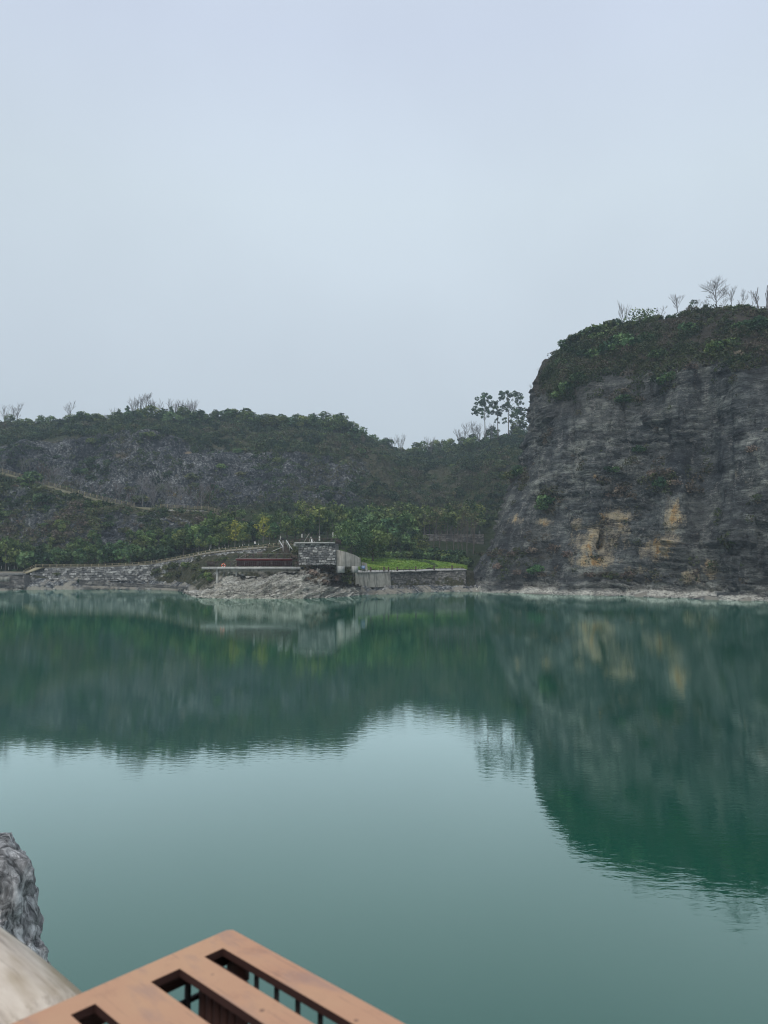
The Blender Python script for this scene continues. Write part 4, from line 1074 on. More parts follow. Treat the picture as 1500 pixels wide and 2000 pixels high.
# little trees growing from the left edge of the cliff
for u, v, s_ in ((1036, 765, .5), (1090, 684, .5), (1050, 728, .35), (1104, 664, .6)):
    p = None
    for du in range(0, 30):
        p = hit(u + du, v)
        if p is not None and p[1] < 260: break
    if p is not None:
        bare('bare_tree', bareC[int(u) % 3], p, {1036: 'tiny leafless tree sticking out of the left edge of the cliff half way up', 1090: 'tiny leafless tree at the upper left shoulder of the cliff', 1050: 'tiniest twiggy tree on the left edge of the cliff', 1104: 'small leafless tree where the cliff rim begins to level out'}[u], 'small trees on the cliff edge', s_)

# rows of trees at the foot of the spur (lower path)
us_ = [-30, -8, 12, 30, 50, 68, 84, 96, 110, 122, 140, 158, 172, 186, 204, 222, 240, 256, 272, 290, 308, 326, 342, 358, 374]
for n_, u in enumerate(us_):
    Yt = 214 + 4 * math.sin(n_ * 2.1) - max(0, u - 300) * 0.03
    p = place(u, Yt, 1095)
    vt_ = np.interp(u, [-30, 60, 150, 220, 300, 380], [1050, 1064, 1068, 1062, 1052, 1030]) + R5(-4, 6)
    H = W(u, vt_, Yt)[2] - p[2]
    plant('evergreen_tree', (evg + evm)[(n_ * 3) % 8] if n_ % 5 else bushm[1], p, 'rounded dark evergreen in the row along the lower fenced path on the left', 'tree', 'row of evergreens along the lower left path', H / (5.2 if n_ % 5 else 2.6))
# second row behind
for n_, u in enumerate(range(100, 420, 19)):
    Yt = 219 + 3 * math.sin(n_ * 1.7)
    p = place(u, Yt, 1080); vt_ = np.interp(u, [100, 200, 300, 420], [1064, 1056, 1042, 1012]) + R5(-5, 5)
    H = max(3, W(u, vt_, Yt)[2] - p[2])
    plant('evergreen_tree', (evm + evg)[n_ % 8], p, 'dark evergreen on the slope behind the lower path trees', 'tree', 'second row of evergreens on the lower slope', H / 5.4)
# belt between spur and stone platform
for n_, (u, Yt, vt_) in enumerate(((384, 210, 1024), (398, 208, 1018), (412, 212, 1014), (428, 210, 1024), (440, 214, 1010), (475, 214, 1018), (488, 220, 1010), (500, 226, 1012), (534, 216, 1014), (548, 222, 1006), (562, 214, 1012), (577, 220, 1008), (592, 214, 1004), (608, 220, 996), (624, 214, 1000), (640, 222, 998), (655, 228, 1002), (530, 232, 1004), (560, 238, 998), (590, 240, 992), (620, 242, 990), (650, 244, 992), (680, 246, 990), (470, 230, 1008), (515, 240, 1000), (445, 228, 1008))):
    p = place(u, Yt, 1050); H = max(4.5, W(u, vt_, Yt)[2] - p[2])
    plant('evergreen_tree', (evm + evg + slim)[(n_ * 5) % 12], p, 'bushy green tree in the belt behind the deck and the stone platform', 'tree', 'belt of trees behind the stone platform', H / 6.2)
# two autumn yellow trees
for u, Yt, vt_, n_, lab in ((459, 200, 1018, 0, 'yellow green tree with a slim forked trunk, the left one of two'), (514, 203, 1009, 1, 'broad yellow green tree, the larger right one of two')):
    p = place(u, Yt, 1060); H = W(u, vt_, Yt)[2] - p[2]
    plant('yellow_tree', yel[n_], p, lab, 'tree', None, H / 6.4)
plant('evergreen_tree', evm[2], place(447, 201, 1060), 'small green tree leaning against the left yellow one', 'tree', None, 0.85)
# two big dark trees right of the platform
big1 = mk_tree_mesh(401, 9.0, 4.6, 0.18, 0.34, 'leaf_dark', dens=46, nb=13, trunk_r=0.22)
big2 = mk_tree_mesh(402, 8.0, 3.9, 0.2, 0.34, 'leaf_mid', dens=40, nb=12, trunk_r=0.2)
for u, Yt, vt_, me, h0, lab in ((686, 188, 1019, big1, 8.8, 'large dark round tree directly behind the stone platform'), (728, 198, 1028, big2, 7.8, 'mid green round tree just right of the large dark one')):
    p = place(u, Yt, 1080); H = W(u, vt_, Yt)[2] - p[2]
    plant('broadleaf_tree', me, p, lab, 'tree', None, H / h0)
# plantation behind the lawn: lower row, upper row with whitewashed trunks
for n_, (u, Yt, vt_) in enumerate(((705, 240, 996), (722, 236, 1000), (742, 238, 1002), (758, 232, 1008), (772, 240, 1004), (790, 236, 1006), (806, 230, 1030), (764, 226, 1046), (782, 226, 1048), (800, 226, 1040), (820, 226, 1044), (745, 225, 1040))):
    p = place(u, Yt, 1060); H = max(4, W(u, vt_, Yt)[2] - p[2])
    plant('evergreen_tree', (evg + evm)[(n_ * 3) % 8], p, 'bushy tree behind the hedge of the bright green lawn', 'tree', 'trees behind the lawn', H / 5.6)
GB = [(u + R5(-3, 3), 262 + R5(-4, 8)) for u in range(730, 932, 11)]
for n_, (u, Yt) in enumerate(GB):
    p = place(u, Yt, 1035); vt_ = 990 + R5(-6, 8); H = max(6, W(u, vt_, Yt)[2] - p[2])
    plant('plantation_tree', (slim + slimo)[n_ % 6], p, 'slender tree with a whitewashed trunk base above the upper stone terrace', 'tree', 'planted trees on the upper terrace', H / 7.8)
for n_, (u, Yt) in enumerate([(u + R5(-4, 4), 276 + R5(-4, 8)) for u in range(600, 940, 14)]):
    p = place(u, Yt, 1020); vt_ = 984 + R5(-6, 8); H = max(6, W(u, vt_, Yt)[2] - p[2])
    plant('plantation_tree', (slimo + slim + evm)[n_ % 10], p, 'slim leafy tree at the foot of the far rock face', 'tree', 'trees at the foot of the far face', H / 7.8)
for n_, (u, Yt, vt_) in enumerate(((846, 236, 1030), (860, 232, 1036), (872, 238, 1028), (884, 230, 1030), (895, 236, 1034), (902, 226, 1020), (912, 232, 1012), (924, 236, 1016), (832, 238, 1034))):
    p = place(u, Yt, 1070); H = W(u, vt_ - 6, Yt)[2] - p[2]
    bare('bare_tree', bareG[n_ % 3], p, 'thin leafless trunk in the grove between the lawn and the cliff', 'thin trees beside the cliff foot', H / 8.0)
# dark bushes round the back of the lawn
for n_, (u, Yt, s_) in enumerate([(738, 216, 1.0), (750, 217, 1.1), (762, 217, 1.0), (774, 218, 1.1), (786, 218, 1.1), (798, 218, 1.2), (810, 218, 1.1), (822, 218, 1.2), (834, 218, 1.2), (846, 217, 1.3), (858, 216, 1.4), (870, 214, 1.4), (882, 212, 1.4), (894, 210, 1.4), (905, 208, 1.3), (913, 206, 1.1), (850, 224, 1.4), (865, 222, 1.4), (880, 222, 1.5), (895, 220, 1.5), (835, 226, 1.3), (818, 227, 1.2), (802, 228, 1.2), (786, 228, 1.2), (770, 228, 1.2), (710, 216, 1.0), (724, 216, 1.0)]):
    p = place(u, Yt, 1090)
    plant('shrub', bushm[(1, 3, 0)[n_ % 3]], p, 'dense dark green shrub in the border behind the lawn', 'shrub', 'shrub border behind the lawn', s_)

# trees along the upper fenced path
for n_, (u, Yt, vt_, kd) in enumerate(((2, 253, 895, 0), (52, 256, 890, 0), (90, 262, 900, 1), (112, 262, 905, 0), (132, 252, 935, 1), (157, 250, 925, 0), (190, 250, 940, 1), (226, 249, 940, 1), (234, 249, 935, 0), (258, 252, 945, 1), (283, 256, 925, 0), (298, 258, 925, 0), (326, 247, 940, 0), (362, 247, 948, 0), (395, 246, 935, 0), (386, 250, 940, 1), (410, 252, 940, 1), (350, 256, 935, 0))):
    p = place(u, Yt, 960); H = max(4, W(u, vt_, Yt)[2] - p[2])
    bare('bare_tree', (bareA, bareC)[kd][n_ % 3], p, 'leafless young tree along the upper fenced path on the spur', 'young trees along the upper path', H / (8.0, 4.5)[kd])
p = place(340, 250, 960); t = root('orange_leaved_tree', p, 'small tree still carrying orange leaves beside the upper path', 'tree')
obj('branches', bareA[1], t).scale = (1.0,) * 3
obj('crown', foliage('crown', [((-1.0, 0, 7.6), 1.3, .8), ((.8, 0, 7.2), 1.1, .8), ((-2.0, 0, 8.6), .8, .8), ((2.2, 0, 6.6), .9, .8)], 0.36, rs, 16, M['leaf_orange']), t)
for n_, u in enumerate(range(128, 290, 13)):
    plant('shrub', bushm[1], place(u, 258, 985), 'low dark shrub just behind the sloping fence of the upper path', 'shrub', 'dark shrubs behind the upper fence', R5(.55, .85))
for n_, u in enumerate(range(352, 440, 12)):
    plant('shrub', bushm[1], place(u, 251, 985), 'low dark shrub behind the level end of the upper fence', 'shrub', 'dark shrubs behind the fence end', R5(.5, .7))

# ------------------------------------------------------------------ lawn, hedge, paths
def strip(name, front, back, n, m, mat, lift=0.12, amp=0.05, kind='structure'):
    """sheet between two polylines of (u, Y), lying on the ground"""
    fu = np.array(front, float); bu = np.array(back, float)
    P = np.zeros((m, n, 3))
    for a in range(m):
        for b in range(n):
            t, q = b / (n - 1), a / (m - 1)
            k0 = np.interp(t * (len(fu) - 1), range(len(fu)), fu[:, 0]); y0 = np.interp(t * (len(fu) - 1), range(len(fu)), fu[:, 1])
            k1 = np.interp(t * (len(bu) - 1), range(len(bu)), bu[:, 0]); y1 = np.interp(t * (len(bu) - 1), range(len(bu)), bu[:, 1])
            p = at(k0 + (k1 - k0) * q, y0 + (y1 - y0) * q, 1100); p[2] += lift; P[a, b] = p
    P[..., 2] += fbm(P / 2.0, 3, 7) * amp
    V = P.reshape(-1, 3)
    return obj(name, mesh_np(name, V, grid_faces(m, n)), None, mat, kind=kind), P
lw, LP = strip('lawn', [(700, 171), (760, 178.5), (850, 193.5), (912, 196)], [(700, 213), (760, 214), (850, 213), (912, 204)], 70, 30, M['grass'], 0.22, 0.16)
strip('promenade', [(690, 164.5), (760, 175.2), (850, 189.8), (908, 191)], [(694, 168.5), (760, 178), (850, 193), (912, 195)], 60, 4, M['concrete_light'], 0.13, 0.0)
strip('lower_path', [(-60, 203), (44, 203.8), (78, 207), (200, 208), (290, 207), (340, 203), (400, 193), (460, 187), (520, 179)], [(-60, 207), (44, 208), (78, 211), (200, 212), (290, 211), (340, 207), (400, 198), (460, 192), (520, 184)], 120, 4, M['path'], 0.13, 0.0)
# grass tufts on the lawn
n = 9000
ii = rs.integers(0, LP.shape[0] - 1, n); jj = rs.integers(0, LP.shape[1] - 1, n); fa, fb = rs.random((n, 1)), rs.random((n, 1))
c = LP[ii, jj] * (1 - fa) + LP[ii + 1, jj] * fa; c = c + (LP[ii, jj + 1] - LP[ii, jj]) * fb; c[:, 2] += 0.07
V, Q = leaf_quads(c, 0.20 + 0.2 * rs.random(n), rs, 0.0, 1.4)
tt = np.repeat(np.clip(0.5 + 0.5 * fbm(c / 4.0, 3, 3), 0, 1), 4)
M['tuft'] = mat_leaf('grass_tufts', [(0.09, 0.16, 0.026), (0.15, 0.24, 0.038), (0.21, 0.30, 0.055), (0.28, 0.32, 0.08)])
me = mesh_np('grass', V, Q, {'tint': np.stack([tt] * 3, 1)}); me.materials.append(M['tuft'])
o = obj('grass', me, None, None, kind='stuff', label='bright green grass tufts on the lawn behind the sea wall', category='grass')
# clipped hedge along the back of the lawn
pts = [at(u, Y, 1090) for u, Y in ((704, 208), (720, 209), (740, 209.5), (760, 210), (780, 210), (800, 209.5), (820, 208), (836, 205), (846, 200), (852, 196))]
cl = []
for a, b in zip(pts[:-1], pts[1:]):
    for t_ in np.linspace(0, 1, 6, endpoint=False):
        p = a + (b - a) * t_; cl.append((p + np.array([0, 0, .45]), 0.62, 0.8))
hm = foliage('hedge', cl, 0.16, rs, 210, M['leaf_dark'], tr=(.3, .8))
obj('hedge', hm, None, None, label='low clipped hedge curving round the back of the lawn', category='hedge')

# ------------------------------------------------------------------ walls
def stone_wall(name, base, top, thick, mat, label, hh=0.42, ww=0.8, res=0.16, seed=1, depth=0.10, parent=None):
    """wall between a base polyline and a top polyline (same length), thickness away from the camera"""
    base = np.array(base, float); top = np.array(top, float)
    L = np.concatenate([[0], np.cumsum(np.linalg.norm(np.diff(base, axis=0), axis=1))])
    n = max(2, int(L[-1] / res)); s_ = np.linspace(0, L[-1], n)
    B = np.stack([np.interp(s_, L, base[:, k]) for k in range(3)], 1); T = np.stack([np.interp(s_, L, top[:, k]) for k in range(3)], 1)
    m = max(3, int(np.max(T[:, 2] - B[:, 2]) / res)); f_ = np.linspace(0, 1, m)[:, None, None]
    Pf = B[None] * (1 - f_) + T[None] * f_
    tq = Pf[..., 2] + 0.22 * vnoise(Pf / 1.1, seed); sq = s_[None, :] + 0 * tq + 0.12 * vnoise(Pf / 0.5, seed + 3)
    kk = np.floor(tq / hh); off = hsh(kk, kk * 0, kk * 0, seed) * 9; w2 = ww * (0.6 + 0.8 * hsh(kk, kk * 0 + 1, kk * 0, seed)); bb = np.floor((sq + off) / w2)
    rnd = hsh(kk, bb, kk * 0, seed)
    e1 = np.abs((tq / hh - kk) - 0.5) * 2; e2 = np.abs(((sq + off) / w2 - bb) - 0.5) * 2
    joint = np.clip((np.maximum(e1 - (1 - 0.12 / hh), e2 - (1 - 0.12 / ww)) * 12), 0, 1)
    nrm = np.array([0, -1.0, 0])
    Pf = Pf + nrm * (rnd * depth - joint * depth * 0.8 + fbm(Pf / 0.6, 2, seed) * 0.03)[..., None]
    back = np.array([0, thick, 0])
    rows = np.concatenate([Pf, (Pf[-1] + back)[None], (B + back + np.array([0, 0, 0]))[None]])
    tint = np.zeros((rows.shape[0], n, 3)); tint[:m, :, 0] = rnd ** 1.4; tint[:m, :, 1] = joint * 0.85; tint[m:, :, 0] = 0.5
    V = rows.reshape(-1, 3); Q = list(grid_faces(rows.shape[0], n))
    R_ = rows.shape[0]
    me_V = V; 
    for col_ in (0, n - 1):   # end caps
        for a in range(m - 1):
            pass
    Q = np.array(Q)
    # end caps as fans of quads: front edge to back edge
    caps = []
    nb = len(V)
    extraV = []
    for e_, col_ in ((0, 0), (1, n - 1)):
        st = nb + len(extraV)
        for a in range(m): extraV.append(Pf[a, col_]); extraV.append(Pf[a, col_] + back)
        for a in range(m - 1): caps.append([st + 2 * a, st + 2 * a + 1, st + 2 * a + 3, st + 2 * a + 2])
    V = np.concatenate([V, np.array(extraV)]); Q = np.concatenate([Q, np.array(caps)])
    tt_ = np.concatenate([tint.reshape(-1, 3), np.tile([0.4, 0, 0], (len(extraV), 1))])
    o = obj(name, mesh_np(name, V, Q, {'tint': tt_}), parent, mat)
    if parent is None: o['label'] = label; o['category'] = 'wall'
    return o

def poly_wall(spec): return [W(u, v, Y) for u, v, Y in spec]
# left retaining wall under the lower path
stone_wall('stone_wall', poly_wall([(60, 1129, 203), (78, 1131, 204), (200, 1134, 205.5), (290, 1136, 204.5), (340, 1136, 200), (400, 1118, 190), (460, 1104, 184), (520, 1092, 176)]),
           poly_wall([(60, 1119, 203.4), (78, 1109, 205.4), (200, 1108, 206.4), (290, 1103, 205.4), (340, 1095.5, 201), (400, 1083.5, 191), (460, 1076.5, 185), (520, 1071.5, 177)]), 0.9, M['wallA'], 'long dry stone retaining wall under the lower fenced path on the left', 0.62, 0.85, 0.2, 11, 0.3)
# low kerb wall at the water on the left
stone_wall('stone_kerb', poly_wall([(155, 1143, 199.5), (240, 1146, 199), (330, 1149, 189), (366, 1152, 177)]), poly_wall([(155, 1131.5, 200), (240, 1139, 199.4), (330, 1143, 189.4), (366, 1147, 177.4)]), 1.0, M['wallB'], 'low grey stone kerb sloping down to the water on the left shore', 0.5, 1.3, 0.25, 12, 0.08)
# far left wall: block and coping
stone_wall('stone_wall', poly_wall([(-80, 1150, 194), (0, 1150, 194.5), (48, 1147, 197)]), poly_wall([(-80, 1123, 196), (0, 1123, 196.5), (48, 1122.5, 199)]), 3.0, M['wallB'], 'weathered stone quay wall at the far left edge of the lake', 0.45, 1.1, 0.25, 13, 0.12)
V, Q = [], []; beam(V, Q, W(-80, 1121.6, 197.2), W(47, 1121.2, 200), 3.6, 0.32)
o = build('quay_coping', (V, Q), None, M['concrete_light'], label='pale concrete coping on the quay wall at the far left', category='coping')
V, Q = [], []; beam(V, Q, W(-30, 1131, 193.2), W(17, 1131, 193.2), 1.4, 1.25)
build('concrete_block', (V, Q), None, M['concrete'], label='pale concrete block against the quay at the far left edge', category='block')
# sloping ramp wedge
a, b = W(46, 1121, 203.2), W(70, 1108.6, 204.6); c_, d_ = W(86, 1108.6, 204.8), W(46, 1123.2, 203.0)
V = [a, b, c_, d_, a + [0, 1.5, 0], b + [0, 1.5, 0], c_ + [0, 1.5, 0], d_ + [0, 1.5, 0]]
V = [np.array(x) + np.array([0, -0.6, 0.02]) for x in V]
Q = [[0, 1, 2, 3], [4, 7, 6, 5], [0, 4, 5, 1], [1, 5, 6, 2], [2, 6, 7, 3], [3, 7, 4, 0]]
build('stair_wall', (V, Q), None, simple('buff_stone', (0.30, 0.265, 0.17), 0.9, 0.2, 2.0), label='buff sloping side wall of the steps at the left end of the lower fence', category='wall')
# sea wall before the lawn: concrete part and stone part
V, Q = [], []
a = [W(694, 1119, 163.5), W(762, 1118, 173.5), W(764, 1147, 173.0), W(694, 1147, 163)]
fr_ = np.array([a[3], a[2], a[1], a[0]])
Pg = np.zeros((12, 40, 3))
for i_ in range(12):
    for j_ in range(40):
        q0, q1 = i_ / 11, j_ / 39
        Pg[i_, j_] = (fr_[0] * (1 - q1) + fr_[1] * q1) * (1 - q0) + (fr_[3] * (1 - q1) + fr_[2] * q1) * q0
Pg[..., 1] -= fbm(Pg / 1.0, 3, 5) * 0.05
Pg = np.concatenate([Pg, (Pg[-1] + np.array([0, 2.0, 0]))[None], (Pg[0] + np.array([0, 2.0, 0]))[None]])
nbs = Pg.shape[1]
Qg = list(map(list, grid_faces(Pg.shape[0], nbs))); Vg = list(Pg.reshape(-1, 3))
for col_ in (0, nbs - 1): Qg.append([0 * nbs + col_, 11 * nbs + col_, 12 * nbs + col_, 13 * nbs + col_])
build('concrete_sea_wall', (Vg, Qg), None, M['concrete'], label='stained concrete wall holding up the promenade in front of the lawn', category='wall')
stone_wall('stone_sea_wall', poly_wall([(763, 1146, 173.6), (800, 1145, 179), (850, 1143, 187.0), (910, 1142, 188.5)]), poly_wall([(763, 1118, 174.3), (800, 1116.6, 180.4), (850, 1115, 188.8), (910, 1113.4, 190)]), 1.2, M['wallB'], 'dark rough stone wall at the waterside below the lawn, right of the concrete one', 0.45, 0.9, 0.18, 14, 0.14)
V, Q = [], []
cs = [W(694, 1117.6, 164), W(762, 1117, 174.6), W(800, 1115.8, 180.8), W(850, 1114.2, 189.2), W(908, 1112.8, 190.4)]
for a, b in zip(cs[:-1], cs[1:]): beam(V, Q, a, b, 1.3, 0.22)
build('coping', (V, Q), None, M['concrete_light'], label='thin pale coping along the top of the wall before the lawn', category='coping')
# stone platform block
stone_wall('stone_platform', poly_wall([(583, 1104, 151), (655.5, 1103, 151)]), poly_wall([(583, 1062.5, 152.2), (655, 1062.5, 152.2)]), 12.0, M['wallA'], 'tall block of stacked grey stone with a railed top in the middle of the shore', 0.5, 0.75, 0.12, 15, 0.24)
V, Q = [], []; beam(V, Q, W(582, 1062, 157.5), W(657, 1062, 157.5), 12.4, 0.26)
build('platform_coping', (V, Q), None, M['concrete_light'], label='pale stone slab capping the stacked stone block', category='coping')
V, Q = [], []; beam(V, Q, W(574, 1064.5, 153), W(582, 1064.5, 153), 0.9, 0.6)
build('concrete_cube', (V, Q), None, M['concrete_light'], label='small pale concrete block at the left corner of the stone block top', category='block')
# concrete wing wall descending to the right
tp = [(657, 1073.5), (672, 1077), (690, 1083), (703, 1090), (704.5, 1097)]
V, Q = [], []
pf = [W(u, v, 152.5 + (u - 657) * 0.14) for u, v in tp]; pbm = [W(u, 1106.5, 152.3 + (u - 657) * 0.14) for u, v in tp]
th = np.array([0.1, 0.7, 0])
for a in range(4):
    b0 = len(V); V += [pbm[a], pbm[a + 1], pf[a + 1], pf[a], pbm[a] + th, pbm[a + 1] + th, pf[a + 1] + th, pf[a] + th]
    Q += [[b0, b0 + 1, b0 + 2, b0 + 3], [b0 + 5, b0 + 4, b0 + 7, b0 + 6], [b0 + 3, b0 + 2, b0 + 6, b0 + 7]]
    if a == 0: Q.append([b0, b0 + 3, b0 + 7, b0 + 4])
    if a == 3: Q.append([b0 + 1, b0 + 5, b0 + 6, b0 + 2])
build('wing_wall', (V, Q), None, M['concrete'], label='stained pale concrete wall stepping down right of the stone block', category='wall')
V, Q = [], []
beam(V, Q, W(658, 1112, 152.6), W(671, 1112, 153.6), 0.8, 1.4); beam(V, Q, W(688, 1112, 156.4), W(697, 1112, 157.6), 0.8, 1.4)
build('wall_footing', (V, Q), None, M['concrete_light'], label='pale concrete footings under the wing wall', category='footing')
V, Q = [], []
pg = [(706, 1099), (709, 1098), (716, 1100), (719, 1116), (706, 1116)]
a_ = [W(u, v, 160.5) for u, v in pg]; b_ = [x + np.array([0, 1.6, 0]) for x in a_]
V = a_ + b_; n5 = 5
Q = [[0, 1, 2, 3], [0, 3, 4, 4]] 
Q = [[i_, (i_ + 1) % 5, (i_ + 1) % 5 + 5, i_ + 5] for i_ in range(5)] + [[0, 4, 3, 1], [1, 3, 2, 2]]
me = bpy.data.meshes.new('concrete_abutment'); me.from_pydata([tuple(x) for x in V], [], [[0, 1, 2, 3, 4], [9, 8, 7, 6, 5]] + [[(i_ + 1) % 5, i_, i_ + 5, (i_ + 1) % 5 + 5] for i_ in range(5)]); me.update()
obj('concrete_abutment', me, None, M['concrete'], label='small dark concrete block at the right foot of the wing wall', category='block')
t = root('blue_sign', W(708.5, 1111, 160.0), 'small blue notice board in front of the concrete block by the promenade', 'sign')
V, Q = [], []; bm_box(V, Q, (0, 0, .35), (1.0, .05, .62)); build('panel', (V, Q), t, M['blue'])
V, Q = [], []; bm_box(V, Q, (0, -.035, .48), (0.8, .01, .08)); bm_box(V, Q, (0, -.035, .28), (0.8, .01, .05)); bm_box(V, Q, (-.1, -.035, .18), (0.6, .01, .04)); build('lettering', (V, Q), t, M['white'])
for x in (-.42, .42):
    V, Q = [], []; bm_box(V, Q, (x, .03, -.1), (.06, .06, 1.0)); build('leg', (V, Q), t, M['darksteel'])
# upper terrace wall behind the lawn
ups = [(786, 255), (820, 255), (860, 256), (900, 257), (945, 259)]
bs = [at(u, Y, 1056) - np.array([0, 0, 0.6]) for u, Y in ups]
stone_wall('terrace_wall', bs, [W(u, 1043.5, Y + .5) for u, Y in ups], 2.0, M['wallB'], 'stone terrace wall seen through the trees above the lawn', 0.5, 1.1, 0.3, 16, 0.15)

# ------------------------------------------------------------------ fences
def fence(name, pts, label, mat, post_h=1.1, gap=2.2, rails=(1.0, 0.62, 0.25), pr=0.09, rr_=0.05, cat='fence', matpost=None):
    pts = np.array(pts, float); L = np.concatenate([[0], np.cumsum(np.linalg.norm(np.diff(pts, axis=0), axis=1))])
    n = min(95, max(2, int(round(L[-1] / gap)) + 1)); s_ = np.linspace(0, L[-1], n)
    q = np.stack([np.interp(s_, L, pts[:, k]) for k in range(3)], 1)
    t = root(name, q[0], label, cat)
    V, Q = [], []; bm_box(V, Q, (0, 0, post_h / 2 - 0.25), (pr * 2, pr * 2, post_h + 0.5)); pm = mesh_np('post', np.array(V), np.array(Q)); pm.materials.append(matpost or mat)
    for p in q:
        o = obj('post', pm, t); o.location = tuple(p - q[0])
    for k, h in enumerate(rails):
        V, Q = [], []
        for a, b in zip(q[:-1], q[1:]): beam(V, Q, a - q[0] + [0, 0, h], b - q[0] + [0, 0, h], rr_ * 2)
        build('rail', (V, Q), t, mat)
    return t
def gl(lst, vg, lift=0.0): return [at(u, Y, vg) + np.array([0, 0, lift]) for u, Y in lst]
def smoothline(p, k=3):
    p = np.array(p)
    for _ in range(k): p[1:-1, 2] = (p[:-2, 2] + 2 * p[1:-1, 2] + p[2:, 2]) / 4
    return p
fence('wooden_fence', [W(u, v, Y) for u, v, Y in ((70, 1109.5, 206.4), (120, 1109.5, 206.9), (200, 1109, 207.3), (260, 1106.5, 206.9), (300, 1102.5, 205.8), (340, 1096, 202), (370, 1090, 197.8), (400, 1084, 192.6), (430, 1080, 189), (460, 1077, 186.2), (500, 1074, 182), (540, 1069.5, 177), (572, 1066, 175))], 'long rustic wooden fence along the lower path, climbing towards the stone platform', M['fencewood'], 1.1, 1.9)
fence('wooden_fence', [W(u, v, Y) for u, v, Y in ((47, 1121, 203.6), (58, 1116, 204.6), (70, 1109.5, 206))], 'short sloping length of wooden fence on the steps at the left', M['fencewood'], 1.1, 1.5)
ridge_pts = [W(u, v, Y) for u, v, Y in [(-60, 909, 254), (0, 920, 251.5), (30, 929, 250.5), (60, 937, 249.5), (90, 946, 248.5), (120, 955, 247.6), (160, 966, 246.5), (200, 976, 245.5), (240, 985, 244.5), (262, 989, 244)]]
fence('wooden_fence', ridge_pts, 'rustic wooden fence running down the back of the left spur', M['fencewood'], 1.15, 2.3)
fence('wooden_fence', [W(u, v, Y) for u, v, Y in ((314, 991, 244), (350, 993.5, 243.5), (390, 995, 243), (410, 996, 242.5), (432, 1003, 242))], 'level wooden fence beyond the wide bush on the spur', M['fencewood'], 1.15, 2.3)
def ridge_path():
    ps = ridge_pts + [W(u, v, 243.5) for u, v in ((314, 992), (350, 994), (390, 996), (420, 1001))]
    P = np.zeros((3, len(ps), 3))
    for j_, p in enumerate(ps):
        for i_, (dy, dz) in enumerate(((-2.4, -0.95), (-1.2, -.2), (1.2, -0.02))): P[i_, j_] = p + np.array([0, dy, dz])
    obj('upper_path', mesh_np('upper_path', P.reshape(-1, 3), grid_faces(3, len(ps))), None, simple('dry_grass_path', (0.135, 0.125, 0.075), 0.95, 0.3, 1.0), kind='structure')
ridge_path()
stone_wall('kerb_wall', [W(u, v, 240.4) for u, v in ((318, 1000), (360, 1001), (398, 1001))], [W(u, v, 240.6) for u, v in ((318, 995.5), (360, 996.5), (398, 996.8))], 0.6, M['wallA'], 'short pale stone kerb under the level fence on the spur', 0.35, .9, .25, 17, 0.1)
# promenade posts with chain rails
pu = [(724, 168.4), (750, 172.6), (759, 174.0), (776, 177.0), (812, 182.8), (848, 189.2), (883, 190.2)]
V, Q = [], []; bm_box(V, Q, (0, 0, 0.48), (0.36, 0.36, 1.3)); bm_box(V, Q, (0, 0, 1.16), (0.42, 0.42, 0.07)); postm = mesh_np('post', np.array(V), np.array(Q)); postm.materials.append(M['postwood'])
t = root('promenade_railing', W(*((724, 1117.4, 168.4))), 'railing of square brown posts with thin rails on the wall before the lawn', 'railing')
b0 = np.array(t.location); pp = []
for u, Y in pu:
    p = W(u, np.interp(u, [694, 762, 800, 850, 908], [1117.6, 1117, 1115.8, 1114.2, 1112.8]), Y); pp.append(p)
    o = obj('post', postm, t); o.location = tuple(p - b0)
pp = [W(700, 1117.5, 164.8)] + pp + [W(912, 1112.6, 191)]
for h in (0.9, 0.5):
    V, Q = [], []
    for a, b in zip(pp[:-1], pp[1:]): beam(V, Q, a - b0 + [0, 0, h], b - b0 + [0, 0, h], 0.06)
    build('rail', (V, Q), t, M['railbrown'])
V, Q = [], []
for a, b in zip(pp[:-1], pp[1:]):
    for t_ in (0.33, 0.66): p = a + (b - a) * t_ - b0; beam(V, Q, p, p + [0, 0, .95], 0.07)
build('stanchion', (V, Q), t, M['postwood'])

# ------------------------------------------------------------------ the deck over the rocks
deck = root('viewing_deck', W(490, 1107, 150.5), 'cantilevered concrete deck on columns over the pale rocks', 'deck')
d0 = np.array(deck.location); Yd = 149.5
V, Q = [], []
x0, x1 = W(394, 1107, Yd)[0], W(585, 1107, Yd)[0]; zt = W(490, 1106.8, Yd)[2]
bm_box(V, Q, ((x0 + x1) / 2 - d0[0], Yd + 4 - d0[1], zt - 0.27 - d0[2]), (x1 - x0, 8, 0.50)); build('slab', (V, Q), deck, M['concrete_light'])
V, Q = [], []
bm_box(V, Q, ((x0 + x1) / 2 + 1.2 - d0[0], Yd + 1.2 - d0[1], zt - 0.76 - d0[2]), (x1 - x0 - 3.5, 0.4, 0.46)); bm_box(V, Q, ((x0 + x1) / 2 + 1.2 - d0[0], Yd + 5.2 - d0[1], zt - 0.76 - d0[2]), (x1 - x0 - 3.5, 0.4, 0.46)); build('beam', (V, Q), deck, M['concrete'])
for u, y_ in ((424.5, 1.0), (438, 4.8), (452, 5.2), (462, 1.6)):
    xx = W(u, 1115, Yd + y_)[0]; zb = drop(xx, Yd + y_, zt - 0.6)
    V, Q = [], []; bm_box(V, Q, (xx - d0[0], Yd + y_ - d0[1], (zt - .53 + zb - 1.5) / 2 - d0[2]), (0.42, 0.42, zt - .53 - zb + 1.5)); build('column', (V, Q), deck, M['concrete_light'])
